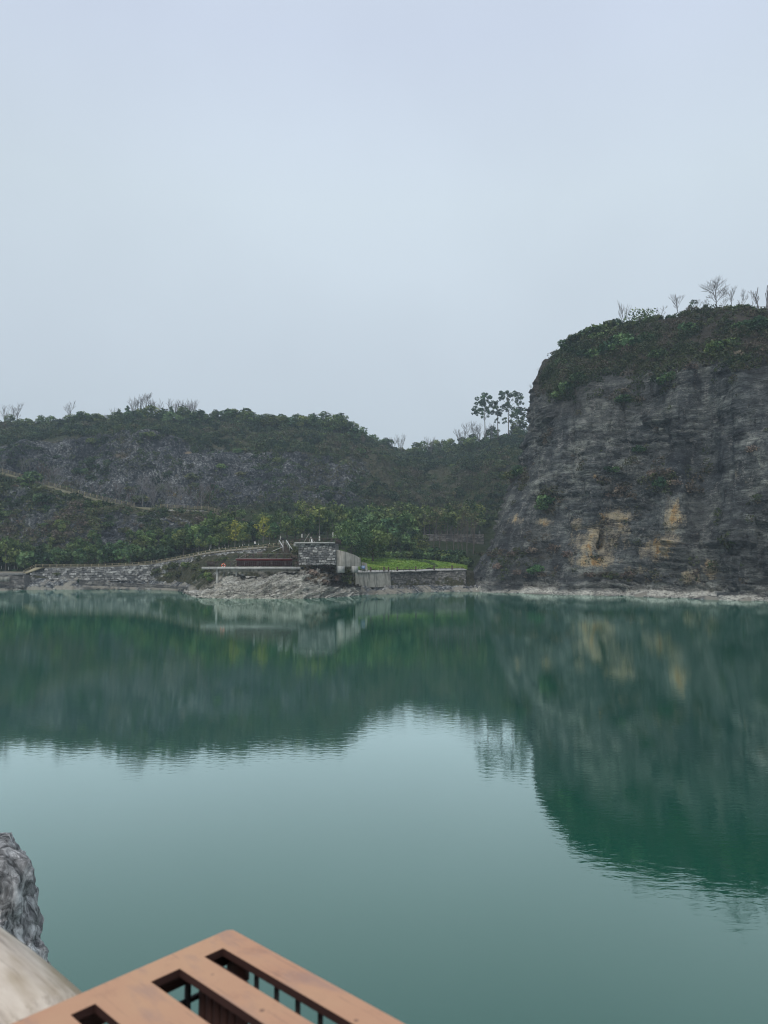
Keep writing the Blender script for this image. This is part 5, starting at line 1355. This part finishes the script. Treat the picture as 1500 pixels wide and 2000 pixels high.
def railing(pts, label, h=1.05, gap=1.6, mat=None, bal=0.4, balr=0.028, post=0.11, cap=0.07, capmat=None):
    mat = mat or M['railbrown']; pts = np.array(pts, float); t = root('deck_railing', pts[0], label, 'railing')
    o0 = pts[0]; L = np.concatenate([[0], np.cumsum(np.linalg.norm(np.diff(pts, axis=0), axis=1))])
    def S(s_): return np.array([np.interp(s_, L, pts[:, k]) for k in range(3)]) - o0
    V, Q = [], []; bm_box(V, Q, (0, 0, h / 2), (post * 1.7, post * 1.7, h)); pm = mesh_np('post', np.array(V), np.array(Q)); pm.materials.append(mat)
    for s_ in np.linspace(0, L[-1], max(2, int(L[-1] / gap) + 1)): obj('post', pm, t).location = tuple(S(s_))
    V, Q = [], []
    for a, b in zip(pts[:-1], pts[1:]): beam(V, Q, a - o0 + [0, 0, h], b - o0 + [0, 0, h], cap)
    build('handrail', (V, Q), t, capmat or mat)
    V, Q = [], []
    for a, b in zip(pts[:-1], pts[1:]): beam(V, Q, a - o0 + [0, 0, .12], b - o0 + [0, 0, .12], .05)
    for s_ in np.arange(bal / 2, L[-1], bal): p = S(s_); beam(V, Q, p + [0, 0, .12], p + [0, 0, h - .03], balr * 2)
    build('balusters', (V, Q), t, mat)
    return t
railing([(x0 + 1.0, Yd + 6.5, zt), (x0 + 1.0, Yd + .3, zt), (x1 - .2, Yd + .3, zt)], 'brown metal railing round the edge of the concrete deck', 1.05, 2.6)
# red-brown terraced stand
sx0, sx1 = W(462.5, 1100, Yd + 3.2)[0], W(568, 1100, Yd + 3.2)[0]
st = root('red_stand', (sx0, Yd + 3.2, zt), 'long dark red boarded stand at the back of the deck', 'stand')
hh_ = W(500, 1091, Yd + 3.2)[2] - zt
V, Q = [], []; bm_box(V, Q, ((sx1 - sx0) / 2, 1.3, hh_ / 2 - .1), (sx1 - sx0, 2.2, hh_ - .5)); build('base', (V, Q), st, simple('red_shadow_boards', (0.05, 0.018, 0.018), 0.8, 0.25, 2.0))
V, Q = [], []; bm_box(V, Q, ((sx1 - sx0) / 2, 1.0, hh_ - .2), (sx1 - sx0 + .2, 2.9, 0.42)); build('fascia', (V, Q), st, M['redwood'])
V, Q = [], []; bm_box(V, Q, ((sx1 - sx0) / 2, 1.0, hh_ + .045), (sx1 - sx0 + .3, 3.0, 0.06)); build('top_slab', (V, Q), st, M['concrete_light'])
V, Q = [], []
for x in np.arange(0.5, sx1 - sx0, 1.9): bm_box(V, Q, (x, .16, hh_ / 2 - .2), (.1, .07, hh_ - .6))
build('batten', (V, Q), st, M['railbrown'])
railing([(sx0, Yd + 4.6, zt + hh_ + .08), (sx1, Yd + 4.6, zt + hh_ + .08)], 'brown metal railing on top of the red stand', 1.0, 1.5, capmat=simple('pale_handrail', (0.16, 0.18, 0.14), 0.7))
# sloping side stair rail left of the stand
V, Q = [], []
a, b = W(455, 1097, Yd + 3.5), W(480, 1082, Yd + 3.5)
beam(V, Q, a, b, .09); beam(V, Q, a - [0, 0, .5], b - [0, 0, .5], .06)
for t_ in (0, .5, 1): p = a + (b - a) * t_; beam(V, Q, p, p - [0, 0, 1.0], .07)
build('stair_rail', (V, Q), None, simple('grey_rail', (0.20, 0.18, 0.16), 0.7), label='grey sloping handrail at the left end of the red stand', category='handrail')
# orange life ring
lb = root('life_ring', W(436.5, 1104.5, Yd + .2), 'orange and white life ring hanging on the deck railing', 'life ring')
V, Q = [], []; nn_ = 20
for i_ in range(nn_):
    for j_ in range(8):
        A, B_ = 2 * math.pi * i_ / nn_, 2 * math.pi * j_ / 8
        rr1 = .33 + .1 * math.cos(B_); V.append((rr1 * math.cos(A), .09 * math.sin(B_), rr1 * math.sin(A)))
        Q.append([i_ * 8 + j_, i_ * 8 + (j_ + 1) % 8, ((i_ + 1) % nn_) * 8 + (j_ + 1) % 8, ((i_ + 1) % nn_) * 8 + j_])
build('ring', (V, Q), lb, M['orange'], smooth=True)
for A in (0.78, 2.36, 3.93, 5.5):
    V, Q = [], []; bm_box(V, Q, (.33 * math.cos(A), 0, .33 * math.sin(A)), (.12, .21, .23), ((math.cos(A + 1.57), 0, math.sin(A + 1.57)), (0, 1, 0), (-math.cos(A), 0, -math.sin(A)))); build('band', (V, Q), lb, M['white'])
# platform-top railing, white stair rails, tripod
pz = W(620, 1061.2, 152.4)[2]
railing([W(586, 1061.4, 152.6), W(655, 1061.4, 152.6), W(655, 1061.4, 152.6) + np.array([0.6, 9, 0])], 'brown railing on top of the stacked stone block', 1.0, 1.5, bal=.5)
railing([W(522, 1069, 176), W(550, 1063, 175.6), W(585, 1062.5, 165)], 'brown railing along the earth bank left of the stone block', 1.0, 2.0, bal=.9)
for (a, b, c_), lab in ((((545, 1055), (553, 1068), (531, 1077)), 'white handrail on the left side of the bank steps, bent at the bottom'), (((559, 1055), (566, 1066), (571, 1073)), 'white handrail on the right side of the bank steps')):
    V, Q = [], []
    A, B_, C_ = W(*a, 166), W(*b, 162), W(*c_, 160)
    beam(V, Q, A, B_, .13); beam(V, Q, B_, C_, .08)
    for p in (A, B_, (A + B_) / 2): beam(V, Q, p, p - [0, 0, 1.0], .08)
    build('white_handrail', (V, Q), None, M['white'], label=lab, category='handrail')
# steps between the rails
V, Q = [], []
for k_ in range(10):
    p = W(552 + k_ * 0.9, 1063 + k_ * 1.7, 167 - k_ * .5); bm_box(V, Q, p - [0, 0, .1], (1.7, .6, .2))
build('bank_steps', (V, Q), None, M['earth'], label='narrow earth steps climbing the bank between the white handrails', category='steps')
tr = root('pole_tripod', W(606, 1061.3, 156), 'leaning pole tripod frame on top of the stacked stone block', 'frame')
t0_ = np.array(tr.location)
for a, b in (((592, 1062), (604, 1042)), ((603, 1061), (607, 1049)), ((616, 1061), (607, 1048))):
    V, Q = [], []; beam(V, Q, W(*a, 156) - t0_, W(*b, 156.5) - t0_, .1); build('pole', (V, Q), tr, simple('pale_pole', (0.30, 0.28, 0.25), .8))
V, Q = [], []; V2 = []
tube(V, Q, [(0.3, 0, 0.0), (0.3, 0, .5), (0.28, 0, .75), (0.3, 0, 1.0)], [.24, .22, .12, .05], 8); build('white_cloth', (V, Q), tr, M['white'])

# brown shrubs on the rocks right of the deck, climbing creepers
for n_, (u, v, s_, kd) in enumerate(((600, 1112, .9, 0), (612, 1120, 1.1, 1), (625, 1128, 1.3, 0), (640, 1122, 1.3, 1), (652, 1130, 1.2, 0), (636, 1138, 1.0, 1), (618, 1136, .9, 0), (665, 1126, 1.1, 1), (600, 1128, .7, 0), (645, 1112, 1.0, 1), (622, 1110, 1.0, 0), (604, 1104, .8, 1), (640, 1104, .9, 0))):
    p = hit(u, v); q = p if p is not None and p[1] < 175 else W(u, v, 152)
    plant('dry_shrub', bushb[kd], q - np.array([0, 0, .7]), 'brown tangled winter bush on the rocks below the stacked stone block', 'shrub', 'dry bushes below the stone block', s_ * .85)
for n_, (u, v, s_) in enumerate(((672, 1132, .8), (678, 1120, .8), (664, 1112, .7), (684, 1130, .6), (680, 1138, .6))):
    p = hit(u, v); q = p if p is not None and p[1] < 175 else W(u, v, 155)
    plant('shrub', bushm[2], q - np.array([0, 0, .5]), 'olive bush at the foot of the pale concrete wing wall', 'shrub', 'bushes under the wing wall', s_)
for n_, (u, v, s_) in enumerate(((580, 1080, .7), (576, 1092, .8), (582, 1100, .6), (572, 1072, .6), (564, 1082, .6), (548, 1082, .6), (530, 1084, .6), (510, 1082, .6), (488, 1084, .6), (545, 1074, .5))):
    p = hit(u, v)
    if p is None: continue
    plant('dry_shrub', (bushb[n_ % 2] if n_ % 3 else bushm[2]), p - np.array([0, 0, .4]), 'straggly creeper covered bush on the bank behind the red stand', 'shrub', 'bushes on the bank behind the stand', s_)
for n_, (u, v, s_, kd) in enumerate(((310, 1118, .9, 2), (325, 1112, .9, 2), (345, 1108, 1.0, 2), (365, 1106, .9, 0), (385, 1110, .9, 2), (330, 1126, .8, 2), (350, 1124, .9, 2), (398, 1118, .9, 2), (405, 1126, .8, 0), (380, 1128, .7, 2), (415, 1110, .8, 2), (425, 1098, .7, 2), (440, 1094, .7, 2), (412, 1132, .6, 0), (112, 1122, .6, 2), (155, 1135, .5, 3), (390, 1092, .7, 2), (300, 1122, .6, 2))):
    p = hit(u, v)
    if p is None: continue
    plant('shrub', bushm[kd], p - np.array([0, 0, .5]), 'rough olive bush on the bank below the lower stone wall', 'shrub', 'bushes on the bank below the lower wall', s_)
for n_, (u, v) in enumerate(((24, 1128), (52, 1128), (27, 1116))):
    p = hit(u, v)
    plant('shrub', bushm[3], p - np.array([0, -.2, .3]), ('small dark bush hanging on the far left quay wall', 'small dark bush at the foot of the buff stair wall', 'small reddish bush on the far left quay coping')[n_], 'shrub', None, .42)
# young whitewashed trees beside the lower path
V, Q = [], []
for n_, (u, Y) in enumerate(((388, 202), (402, 200), (409, 203), (420, 199), (428, 203), (434, 204), (440, 200), (446, 204), (468, 197), (474, 200), (486, 197), (478, 204), (505, 195), (526, 192))):
    plant('young_tree', slim[n_ % 4], place(u, Y, 1072), 'young slender tree with a whitewashed trunk beside the lower path', 'tree', 'young whitewashed trees beside the lower path', R5(.42, .6))
for n_, (u, Y) in enumerate(((3, 214), (17, 213), (28, 214), (34, 213))):
    p = place(u, Y, 1105)
    V, Q = [], []; tube(V, Q, [(0, 0, 0), (0, 0, 1.0)], [.1, .08], 6)
    o = build('whitewashed_stump', (V, Q), None, M['whitewash'], label='short whitewashed trunk on the grass at the far left', category='stump', group='whitewashed trunks at the far left'); o.location = tuple(p)

# railing on top of the cliff
ca = cliff_top(1474, 3.0); cb = cliff_top(1498, 3.0); cc_ = cliff_top(1530, 3.0)
if ca is not None:
    fence('cliff_railing', [ca + [0, 0, .4], cb + [0, 0, .5], cc_ + [0, 0, .5]], 'thin dark railing on the cliff top at the right edge', M['railbrown'], 1.0, 1.6, (0.95, 0.5), .06, .035, 'railing')
cpst = cliff_top(1229, 2.0)
V, Q = [], []; tube(V, Q, [(0, 0, -.5), (0, 0, 3.0)], [.09, .09], 6); bm_box(V, Q, (-.1, 0, 2.95), (.55, .2, .14))
o = build('lamp_post', (V, Q), None, M['darksteel'], label='short dark post with a small head left of the round cliff top bush', category='post'); o.location = tuple(cpst)

# boulders at the waterline
def boulder(seed, R_, mat='cliff'):
    import bmesh
    bm = bmesh.new(); bmesh.ops.create_icosphere(bm, subdivisions=3, radius=1.0)
    P = np.array([v.co[:] for v in bm.verts]); rr1 = np.random.default_rng(seed)
    for _ in range(9):      # chip flat facets
        d = rr1.normal(size=3); d /= np.linalg.norm(d); k_ = P @ d; lim_ = 0.55 + .3 * rr1.random(); P = P - np.outer(np.maximum(k_ - lim_, 0), d)
    P = P * np.array([1.3, .9, .6]) * R_ + fbm(P * 2 + seed, 3, seed)[:, None] * .08 * R_
    for v, p in zip(bm.verts, P): v.co = p
    me = bpy.data.meshes.new('boulder'); bm.to_mesh(me); bm.free()
    a_ = me.attributes.new('mask', 'FLOAT_COLOR', 'POINT'); a_.data.foreach_set('color', np.tile([0, 0, .75, 1], len(me.vertices)).astype(np.float32)); me.materials.append(M[mat]); return me
bmz = [boulder(500 + k_, 1.0) for k_ in range(4)]
for n_ in range(60):
    u = R5(600, 1500) if n_ < 46 else R5(0, 370)
    Yb_ = float(ip(u, Yw_tab)) if u > 660 or u < 372 else float(np.interp(u, [600, 650, 700], [142, 147, 157]))
    p = XZ(u, Yb_ + R5(0.2, 1.4), 0.1)
    o = bare('boulder', bmz[n_ % 4], p, ('pale angular boulder at the waterline below the stone block' if u < 690 else 'pale angular boulder at the waterline below the lawn wall' if u < 920 else 'pale angular boulder at the foot of the cliff, left half' if u < 1200 else 'pale angular boulder at the foot of the cliff, right half') if u > 600 else 'pale angular boulder at the waterline of the left shore', 'waterline boulders on the right' if u > 600 else 'waterline boulders on the left', R5(.3, .75), cat='boulder')

# ------------------------------------------------------------------ people
def person(loc, label, rz, top_mat, leg_mat, h=1.65, arm_up=False, step=0.15):
    """one skinned body, head to shoes, with hair and clothing as children"""
    t = root('person', loc, label, 'person', None, rz, h / 1.75)
    J = {'pel': (0, 0, .95), 'waist': (0, 0, 1.1), 'chest': (0, 0, 1.32), 'neck': (0, 0, 1.47), 'head': (0, .01, 1.56), 'crown': (0, 0, 1.70),
         'hl': (.09, 0, .90), 'kl': (.10, -step * .5, .50), 'al': (.10, -step, .09), 'tl': (.11, -step - .15, .04),
         'hr': (-.09, 0, .90), 'kr': (-.10, step * .3, .50), 'ar': (-.10, step, .10), 'tr': (-.11, step - .14, .04),
         'sl': (.18, 0, 1.40), 'el': (.24, .02, 1.13), 'wl': (.22, -.08, .90), 'gl': (.22, -.10, .81),
         'sr': (-.18, 0, 1.40), 'er': (-.22, -.06, 1.14), 'wr': ((-.14, -.24, 1.25) if arm_up else (-.22, -.08, .90)), 'gr': ((-.12, -.27, 1.32) if arm_up else (-.22, -.10, .81))}
    Rr = dict(pel=.15, waist=.13, chest=.15, neck=.055, head=.10, crown=.07, hl=.09, kl=.06, al=.04, tl=.035, hr=.09, kr=.06, ar=.04, tr=.035, sl=.07, el=.045, wl=.03, gl=.035, sr=.07, er=.045, wr=.03, gr=.035)
    E = [('pel', 'waist'), ('waist', 'chest'), ('chest', 'neck'), ('neck', 'head'), ('head', 'crown'), ('pel', 'hl'), ('hl', 'kl'), ('kl', 'al'), ('al', 'tl'), ('pel', 'hr'), ('hr', 'kr'), ('kr', 'ar'), ('ar', 'tr'), ('chest', 'sl'), ('sl', 'el'), ('el', 'wl'), ('wl', 'gl'), ('chest', 'sr'), ('sr', 'er'), ('er', 'wr'), ('wr', 'gr')]
    ks = list(J); me = bpy.data.meshes.new('body'); me.from_pydata([J[k_] for k_ in ks], [(ks.index(a), ks.index(b)) for a, b in E], [])
    o = obj('body', me, t, M['skin']); md = o.modifiers.new('skin', 'SKIN')
    for i_, k_ in enumerate(ks): me.skin_vertices[0].data[i_].radius = (Rr[k_], Rr[k_] * .85)
    me.skin_vertices[0].data[0].use_root = True
    o.modifiers.new('sub', 'SUBSURF').levels = 1; o.modifiers['sub'].render_levels = 1
    V, Q = [], []
    tube(V, Q, [(0, 0, .84), (0, 0, .98), (0, 0, 1.2), (0, 0, 1.38), (0, 0, 1.46)], [.20, .18, .185, .19, .08], 12)
    for s_ in ('l', 'r'): tube(V, Q, [J['s' + s_], J['e' + s_], J['w' + s_]], [.085, .065, .05], 8)
    build('coat', (V, Q), t, top_mat, smooth=True)
    V, Q = [], []
    for s_ in ('l', 'r'): tube(V, Q, [J['h' + s_], J['k' + s_], J['a' + s_]], [.12, .085, .06], 8)
    build('trousers', (V, Q), t, leg_mat, smooth=True)
    V, Q = [], []; tube(V, Q, [(0, .03, 1.52), (0, .03, 1.60), (0, .02, 1.68), (0, .01, 1.75)], [.09, .115, .11, .03], 10); build('hair', (V, Q), t, M['black'], smooth=True)
    return t, J
pl = at(498, 189, 1066); pl = W(498, 1068.5, 185)
person(pl, 'person in a white coat and dark trousers standing by the fence near the yellow trees', .6, M['white'], M['black'])
pu_ = W(552.5, 1067.5, 166)
person(pu_, 'person in pale clothes under a black umbrella at the top of the bank steps', 0.1, simple('pale_coat', (.45, .42, .38), .8), simple('dark_jacket', (.35, .32, .28), .8), arm_up=True)
um = root('umbrella', pu_ + np.array([-.12, -.26, 1.0]), 'open black umbrella held by the person on the bank steps', 'umbrella')
V, Q = [], []
for i_, (a_, z_) in enumerate(((.03, .98), (.25, .93), (.42, .82), (.54, .64))):
    for k_ in range(16):
        A = 2 * math.pi * k_ / 16; V.append((a_ * math.cos(A) * (1 if k_ % 2 == 0 else .96), a_ * math.sin(A) * (1 if k_ % 2 == 0 else .96), z_ * 1.0 - .05))
for i_ in range(3):
    for k_ in range(16): Q.append([i_ * 16 + k_, i_ * 16 + (k_ + 1) % 16, (i_ + 1) * 16 + (k_ + 1) % 16, (i_ + 1) * 16 + k_])
build('canopy', (V, Q), um, M['black'], smooth=True)
V, Q = [], []; tube(V, Q, [(0, 0, 0.1), (0, 0, .98)], [.012, .012], 6); build('shaft', (V, Q), um, M['darksteel'])

# ------------------------------------------------------------------ foreground: steel-topped rail, log rail, rock
PZ = 5.55
def onplane(u, v, z):
    d = ray(u, v); t_ = (z - CAMZ) / d[2]; return np.array([0, 0, CAMZ]) + d * t_
C0 = onplane(450, 1813, PZ)
e1 = onplane(792, 2000, PZ) - C0; e1 /= np.linalg.norm(e1)
e2 = onplane(0, 1995, PZ) - C0; e2 = e2 - e1 * e2.dot(e1); e2 /= np.linalg.norm(e2)
def ab(u, v):
    q = onplane(u, v, PZ) - C0; return q.dot(e1), q.dot(e2)
print('plate slots', [tuple(round(x, 3) for x in ab(*q)) for q in ((429, 1856), (399.5, 1868), (560, 1924), (560, 1967), (351, 1891.5), (297.7, 1914), (513, 1998), (392, 1987), (186, 1960), (137, 1981), (240, 2000), (0, 1995), (792, 2000), (0, 1815), (150, 1937))])
print('bars', [tuple(round(x, 3) for x in ab(*q)) for q in ((497, 1925), (546, 1950), (594, 1975), (648, 2000), (365, 1950), (400, 1960))])
stand = root('steel_rail_stand', C0, 'rust coloured steel stand with a slotted flat top jutting into the foreground', 'railing post')
stand.rotation_euler = (0, 0, math.atan2(e1[1], e1[0]))      # local x = e1, local -y = e2
import bmesh
def plate_mesh(A, B, T, holes, rc=0.009):
    xs = sorted({0, A} | {h[0] for h in holes} | {h[1] for h in holes}); ys = sorted({0, B} | {h[2] for h in holes} | {h[3] for h in holes})
    bm = bmesh.new(); vs = {}
    def vt(x, y, z):
        k_ = (round(x, 5), round(y, 5), z)
        if k_ not in vs: vs[k_] = bm.verts.new((x, -y, -z))
        return vs[k_]
    solid = {}
    for i_ in range(len(xs) - 1):
        for j_ in range(len(ys) - 1):
            mx_, my_ = (xs[i_] + xs[i_ + 1]) / 2, (ys[j_] + ys[j_ + 1]) / 2
            solid[i_, j_] = not any(h[0] < mx_ < h[1] and h[2] < my_ < h[3] for h in holes)
    for (i_, j_), s_ in solid.items():
        if not s_: continue
        x0_, x1_, y0_, y1_ = xs[i_], xs[i_ + 1], ys[j_], ys[j_ + 1]
        bm.faces.new([vt(x0_, y0_, 0), vt(x0_, y1_, 0), vt(x1_, y1_, 0), vt(x1_, y0_, 0)])
        bm.faces.new([vt(x0_, y0_, T), vt(x1_, y0_, T), vt(x1_, y1_, T), vt(x0_, y1_, T)])
        for di, dj, a, b in ((-1, 0, (x0_, y0_), (x0_, y1_)), (1, 0, (x1_, y1_), (x1_, y0_)), (0, -1, (x1_, y0_), (x0_, y0_)), (0, 1, (x0_, y1_), (x1_, y1_))):
            if not solid.get((i_ + di, j_ + dj), False):
                bm.faces.new([vt(*a, 0), vt(*a, T), vt(*b, T), vt(*b, 0)])
    bmesh.ops.recalc_face_normals(bm, faces=bm.faces)
    cor = [e for e in bm.edges if all(abs(v.co.x) < 1e-6 and abs(v.co.y) < 1e-6 for v in e.verts)]
    bmesh.ops.bevel(bm, geom=cor, offset=rc, segments=6, affect='EDGES', profile=0.5)
    me = bpy.data.meshes.new('top_plate')
    for f_ in bm.faces: f_.material_index = 0 if abs(f_.normal.z) > .5 else 1  # upright faces take a darker red-brown than the top and underside
    bm.to_mesh(me); bm.free(); me.materials.append(M['rust']); me.materials.append(M['redsteel']); return me
PA, PB = 1.1, 0.46
def bb_(q): return ab(*q)
s1 = (min(bb_((429, 1856))[0], bb_((399.5, 1868))[0]), PA - .06, bb_((560, 1924))[1], bb_((560, 1967))[1])
s2 = (bb_((351, 1891.5))[0], PA - .06, bb_((513, 1998))[1], bb_((392, 1987))[1])
s3 = (bb_((186, 1960))[0], PA - .06, bb_((186, 1960))[1], bb_((137, 1981))[1])
print('slots', s1, s2, s3)
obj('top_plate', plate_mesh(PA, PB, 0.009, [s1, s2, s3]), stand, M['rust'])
# end panel, bars and slatted panel hanging below the plate
V, Q = [], []; bm_box(V, Q, (0.012, -PB / 2, -.0205), (.010, PB - .02, .022)); build('end_panel', (V, Q), stand, M['redsteel'])
V, Q = [], []; bm_box(V, Q, (0.034, -.013, -.0245), (.034, .008, .030)); build('corner_plate', (V, Q), stand, M['redsteel'])
for k_ in range(18):
    V, Q = [], []; bm_box(V, Q, (0.070 + k_ * .0365, -.013, -.28), (.0042, .0042, .54)); build('bar', (V, Q), stand, M['darksteel'])
V, Q = [], []; bm_box(V, Q, (0.012, -.068, -.28), (.0055, .0055, .495)); build('bar', (V, Q), stand, M['darksteel'])
V, Q = [], []; bm_box(V, Q, (0.012, -.19, -.054), (.005, .34, .005)); build('cross_bar', (V, Q), stand, M['darksteel'])
V, Q = [], []
for k_ in range(6): bm_box(V, Q, (.020 + k_ * .0145, -.052, -.27), (.010, .006, .52))
bm_box(V, Q, (.0565, -.048, -.27), (.085, .002, .52)); build('slatted_panel', (V, Q), stand, M['redsteel'])
# log handrail running away to the left from the stand
L0 = onplane(0, 1815, 5.42); L1 = onplane(150, 1938, 5.42)
dl = (L1 - L0) / np.linalg.norm(L1 - L0); nl = np.array([-dl[1], dl[0], 0]); nl = nl if nl[1] < 0 else -nl
rl = 0.088
t = root('log_handrail', (L0 + L1) / 2 + nl * rl * .9 + np.array([0, 0, -.042]), 'pale weathered log handrail at the lower left, running out from under the steel top', 'handrail')
t.rotation_euler = (0, 0, math.atan2(dl[1], dl[0]))
V, Q = [], []
xs_ = np.linspace(-1.9, 0.26, 90)
for x in xs_:
    for k_ in range(36):
        A = 2 * math.pi * k_ / 36
        rr1 = rl * (1 + 0.035 * math.sin(x * 9 + 1) + 0.03 * math.sin(2 * A + x * 5) + 0.02 * math.sin(5 * A + x * 3)) * (1.0 if x < 0.18 else max(.2, 1 - ((x - .18) / .09) ** 2))
        V.append((x, rr1 * math.cos(A), rr1 * math.sin(A)))
for i_ in range(len(xs_) - 1):
    for k_ in range(36): Q.append([i_ * 36 + k_, i_ * 36 + (k_ + 1) % 36, (i_ + 1) * 36 + (k_ + 1) % 36, (i_ + 1) * 36 + k_])
build('log', (V, Q), t, M['log'], smooth=True)
for x in (-1.2,):
    V, Q = [], []; tube(V, Q, [(x, 0, -.92), (x, 0, -.4), (x, 0, -.02)], [.075, .07, .07], 16); build('post', (V, Q), t, M['log'], smooth=True)

# karst rock beyond the log
def karst(profile, Yc):
    """stack of rings whose right outline follows the profile (u at v)"""
    nv, na = 150, 120
    vs_ = np.linspace(profile[0][1], profile[-1][1], nv)
    pu_ = np.interp(vs_, [p[1] for p in profile], [p[0] for p in profile])
    P = np.zeros((nv, na, 3))
    for i_, (v, u) in enumerate(zip(vs_, pu_)):
        c = W(u, v, Yc); cx = -2.42 ; rx = max(.03, c[0] - cx); ry = rx * .75
        for k_ in range(na):
            A = 2 * math.pi * k_ / na; P[i_, k_] = (cx + rx * math.cos(A), Yc + ry * math.sin(A), c[2])
    P[0] = P[0].mean(0) * .8 + P[0] * .2
    N_ = P - P.mean(1)[:, None]; N_[..., 2] = 0; N_ /= np.linalg.norm(N_, axis=-1, keepdims=True) + 1e-6
    D_ = fbm(P / .30, 4, 7) * .05 + (np.abs(fbm(P / np.array([.12, .12, .24]), 4, 8)) - .35) * .05 + (hsh(*[np.floor((P[..., k] + .02 * vnoise(P / .05, 4)) / .045).astype(np.int64) for k in range(3)], 5) - .5) * .014
    P = P + N_ * D_[..., None]; P[..., 2] += fbm(P / .12, 3, 10) * .03
    V = P.reshape(-1, 3); i1 = np.arange(nv - 1)[:, None] * na; k1 = np.arange(na)[None]
    Q = np.stack([(i1 + k1).ravel(), (i1 + na + k1).ravel(), (i1 + na + (k1 + 1) % na).ravel(), (i1 + (k1 + 1) % na).ravel()], 1)
    return V, Q
prof = [(-30, 1662), (-12, 1664), (2, 1667), (14, 1672), (28, 1682), (38, 1694), (44, 1714), (46, 1745), (50, 1768), (60, 1788), (68, 1810), (76, 1835), (78, 1855), (74, 1868), (80, 1895), (90, 1960), (110, 2060), (140, 2200), (190, 2500)]
V, Q = karst(prof, 3.9)
o = obj('limestone_rock', mesh_np('limestone_rock', V, Q), None, M['karst'], label='jagged grey limestone rock beyond the log at the left edge', category='rock')

# the paved platform the camera stands on, and its wall down to the water
th_ = math.atan2(e1[1], e1[0])
def loc2(a, b, z): q = C0 + e1 * a + e2 * b; return np.array([q[0], q[1], z])
V, Q = [], []
def slab(V, Q, a0, a1, b0, b1, z0, z1):
    n0 = len(V)
    for z in (z0, z1):
        for a, b in ((a0, b0), (a1, b0), (a1, b1), (a0, b1)): V.append(loc2(a, b, z))
    for f_ in ((0, 3, 2, 1), (4, 5, 6, 7), (0, 1, 5, 4), (1, 2, 6, 5), (2, 3, 7, 6), (3, 0, 4, 7)): Q.append([n0 + i_ for i_ in f_])
slab(V, Q, -6, 12, 0.52, 9, 4.35, 4.52)
build('pavement', (V, Q), None, M['path'], kind='structure')
V, Q = [], []; slab(V, Q, -5.9, 11.9, 0.60, 8.8, -5, 4.347)
build('platform_wall', (V, Q), None, M['concrete'], label='retaining wall under the viewpoint platform', category='wall')

# ------------------------------------------------------------------ haze: the air itself
m = bpy.data.materials.new('haze_air'); m.use_nodes = True; nt = m.node_tree; nt.nodes.clear()
o_ = nt.nodes.new('ShaderNodeOutputMaterial'); pv = nt.nodes.new('ShaderNodeVolumePrincipled')
pv.inputs['Color'].default_value = (0.74, 0.89, 1.0, 1); pv.inputs['Density'].default_value = 0.00042; pv.inputs['Anisotropy'].default_value = 0.0
nt.links.new(pv.outputs[0], o_.inputs['Volume'])
V, Q = [], []; bm_box(V, Q, (0, 0, 68), (2410, 2410, 150))
build('haze', (V, Q), None, m, kind='stuff')
sc.cycles.use_adaptive_sampling = False
sc.cycles.filter_width = 1.15
sc.cycles.volume_bounces = 0
sc.cycles.max_bounces = 6
sc.cycles.diffuse_bounces = 3

# ------------------------------------------------------------------ rows: say which one it is, counted from the left
from collections import defaultdict
rows = defaultdict(list)
for o in sc.objects:
    if o.parent is None and 'group' in o.keys(): rows[o['group']].append(o)
ORD = ['leftmost', 'second from left'] + [w_ + ' from left' for w_ in 'third fourth fifth sixth seventh eighth ninth tenth eleventh twelfth thirteenth fourteenth fifteenth sixteenth seventeenth eighteenth nineteenth twentieth'.split()] + ['%s from left' % w_ for w_ in ('twenty-first', 'twenty-second', 'twenty-third', 'twenty-fourth', 'twenty-fifth', 'twenty-sixth', 'twenty-seventh', 'twenty-eighth', 'twenty-ninth', 'thirtieth')]
for gname, lst in rows.items():
    byl = defaultdict(list)
    for o in lst: byl[o['label']].append(o)
    for lb, os_ in byl.items():
        if 1 < len(os_) <= 30 and 'boulder' not in lb and 'far crest' not in lb:
            os_.sort(key=lambda o: o.location.x / max(1.0, o.location.y))
            for k_, o in enumerate(os_):
                tail = ORD[k_] if k_ < len(os_) - 1 else 'rightmost'
                words = lb.split()
                o['label'] = ' '.join(words[:16 - len(tail.split())]) + ', ' + tail
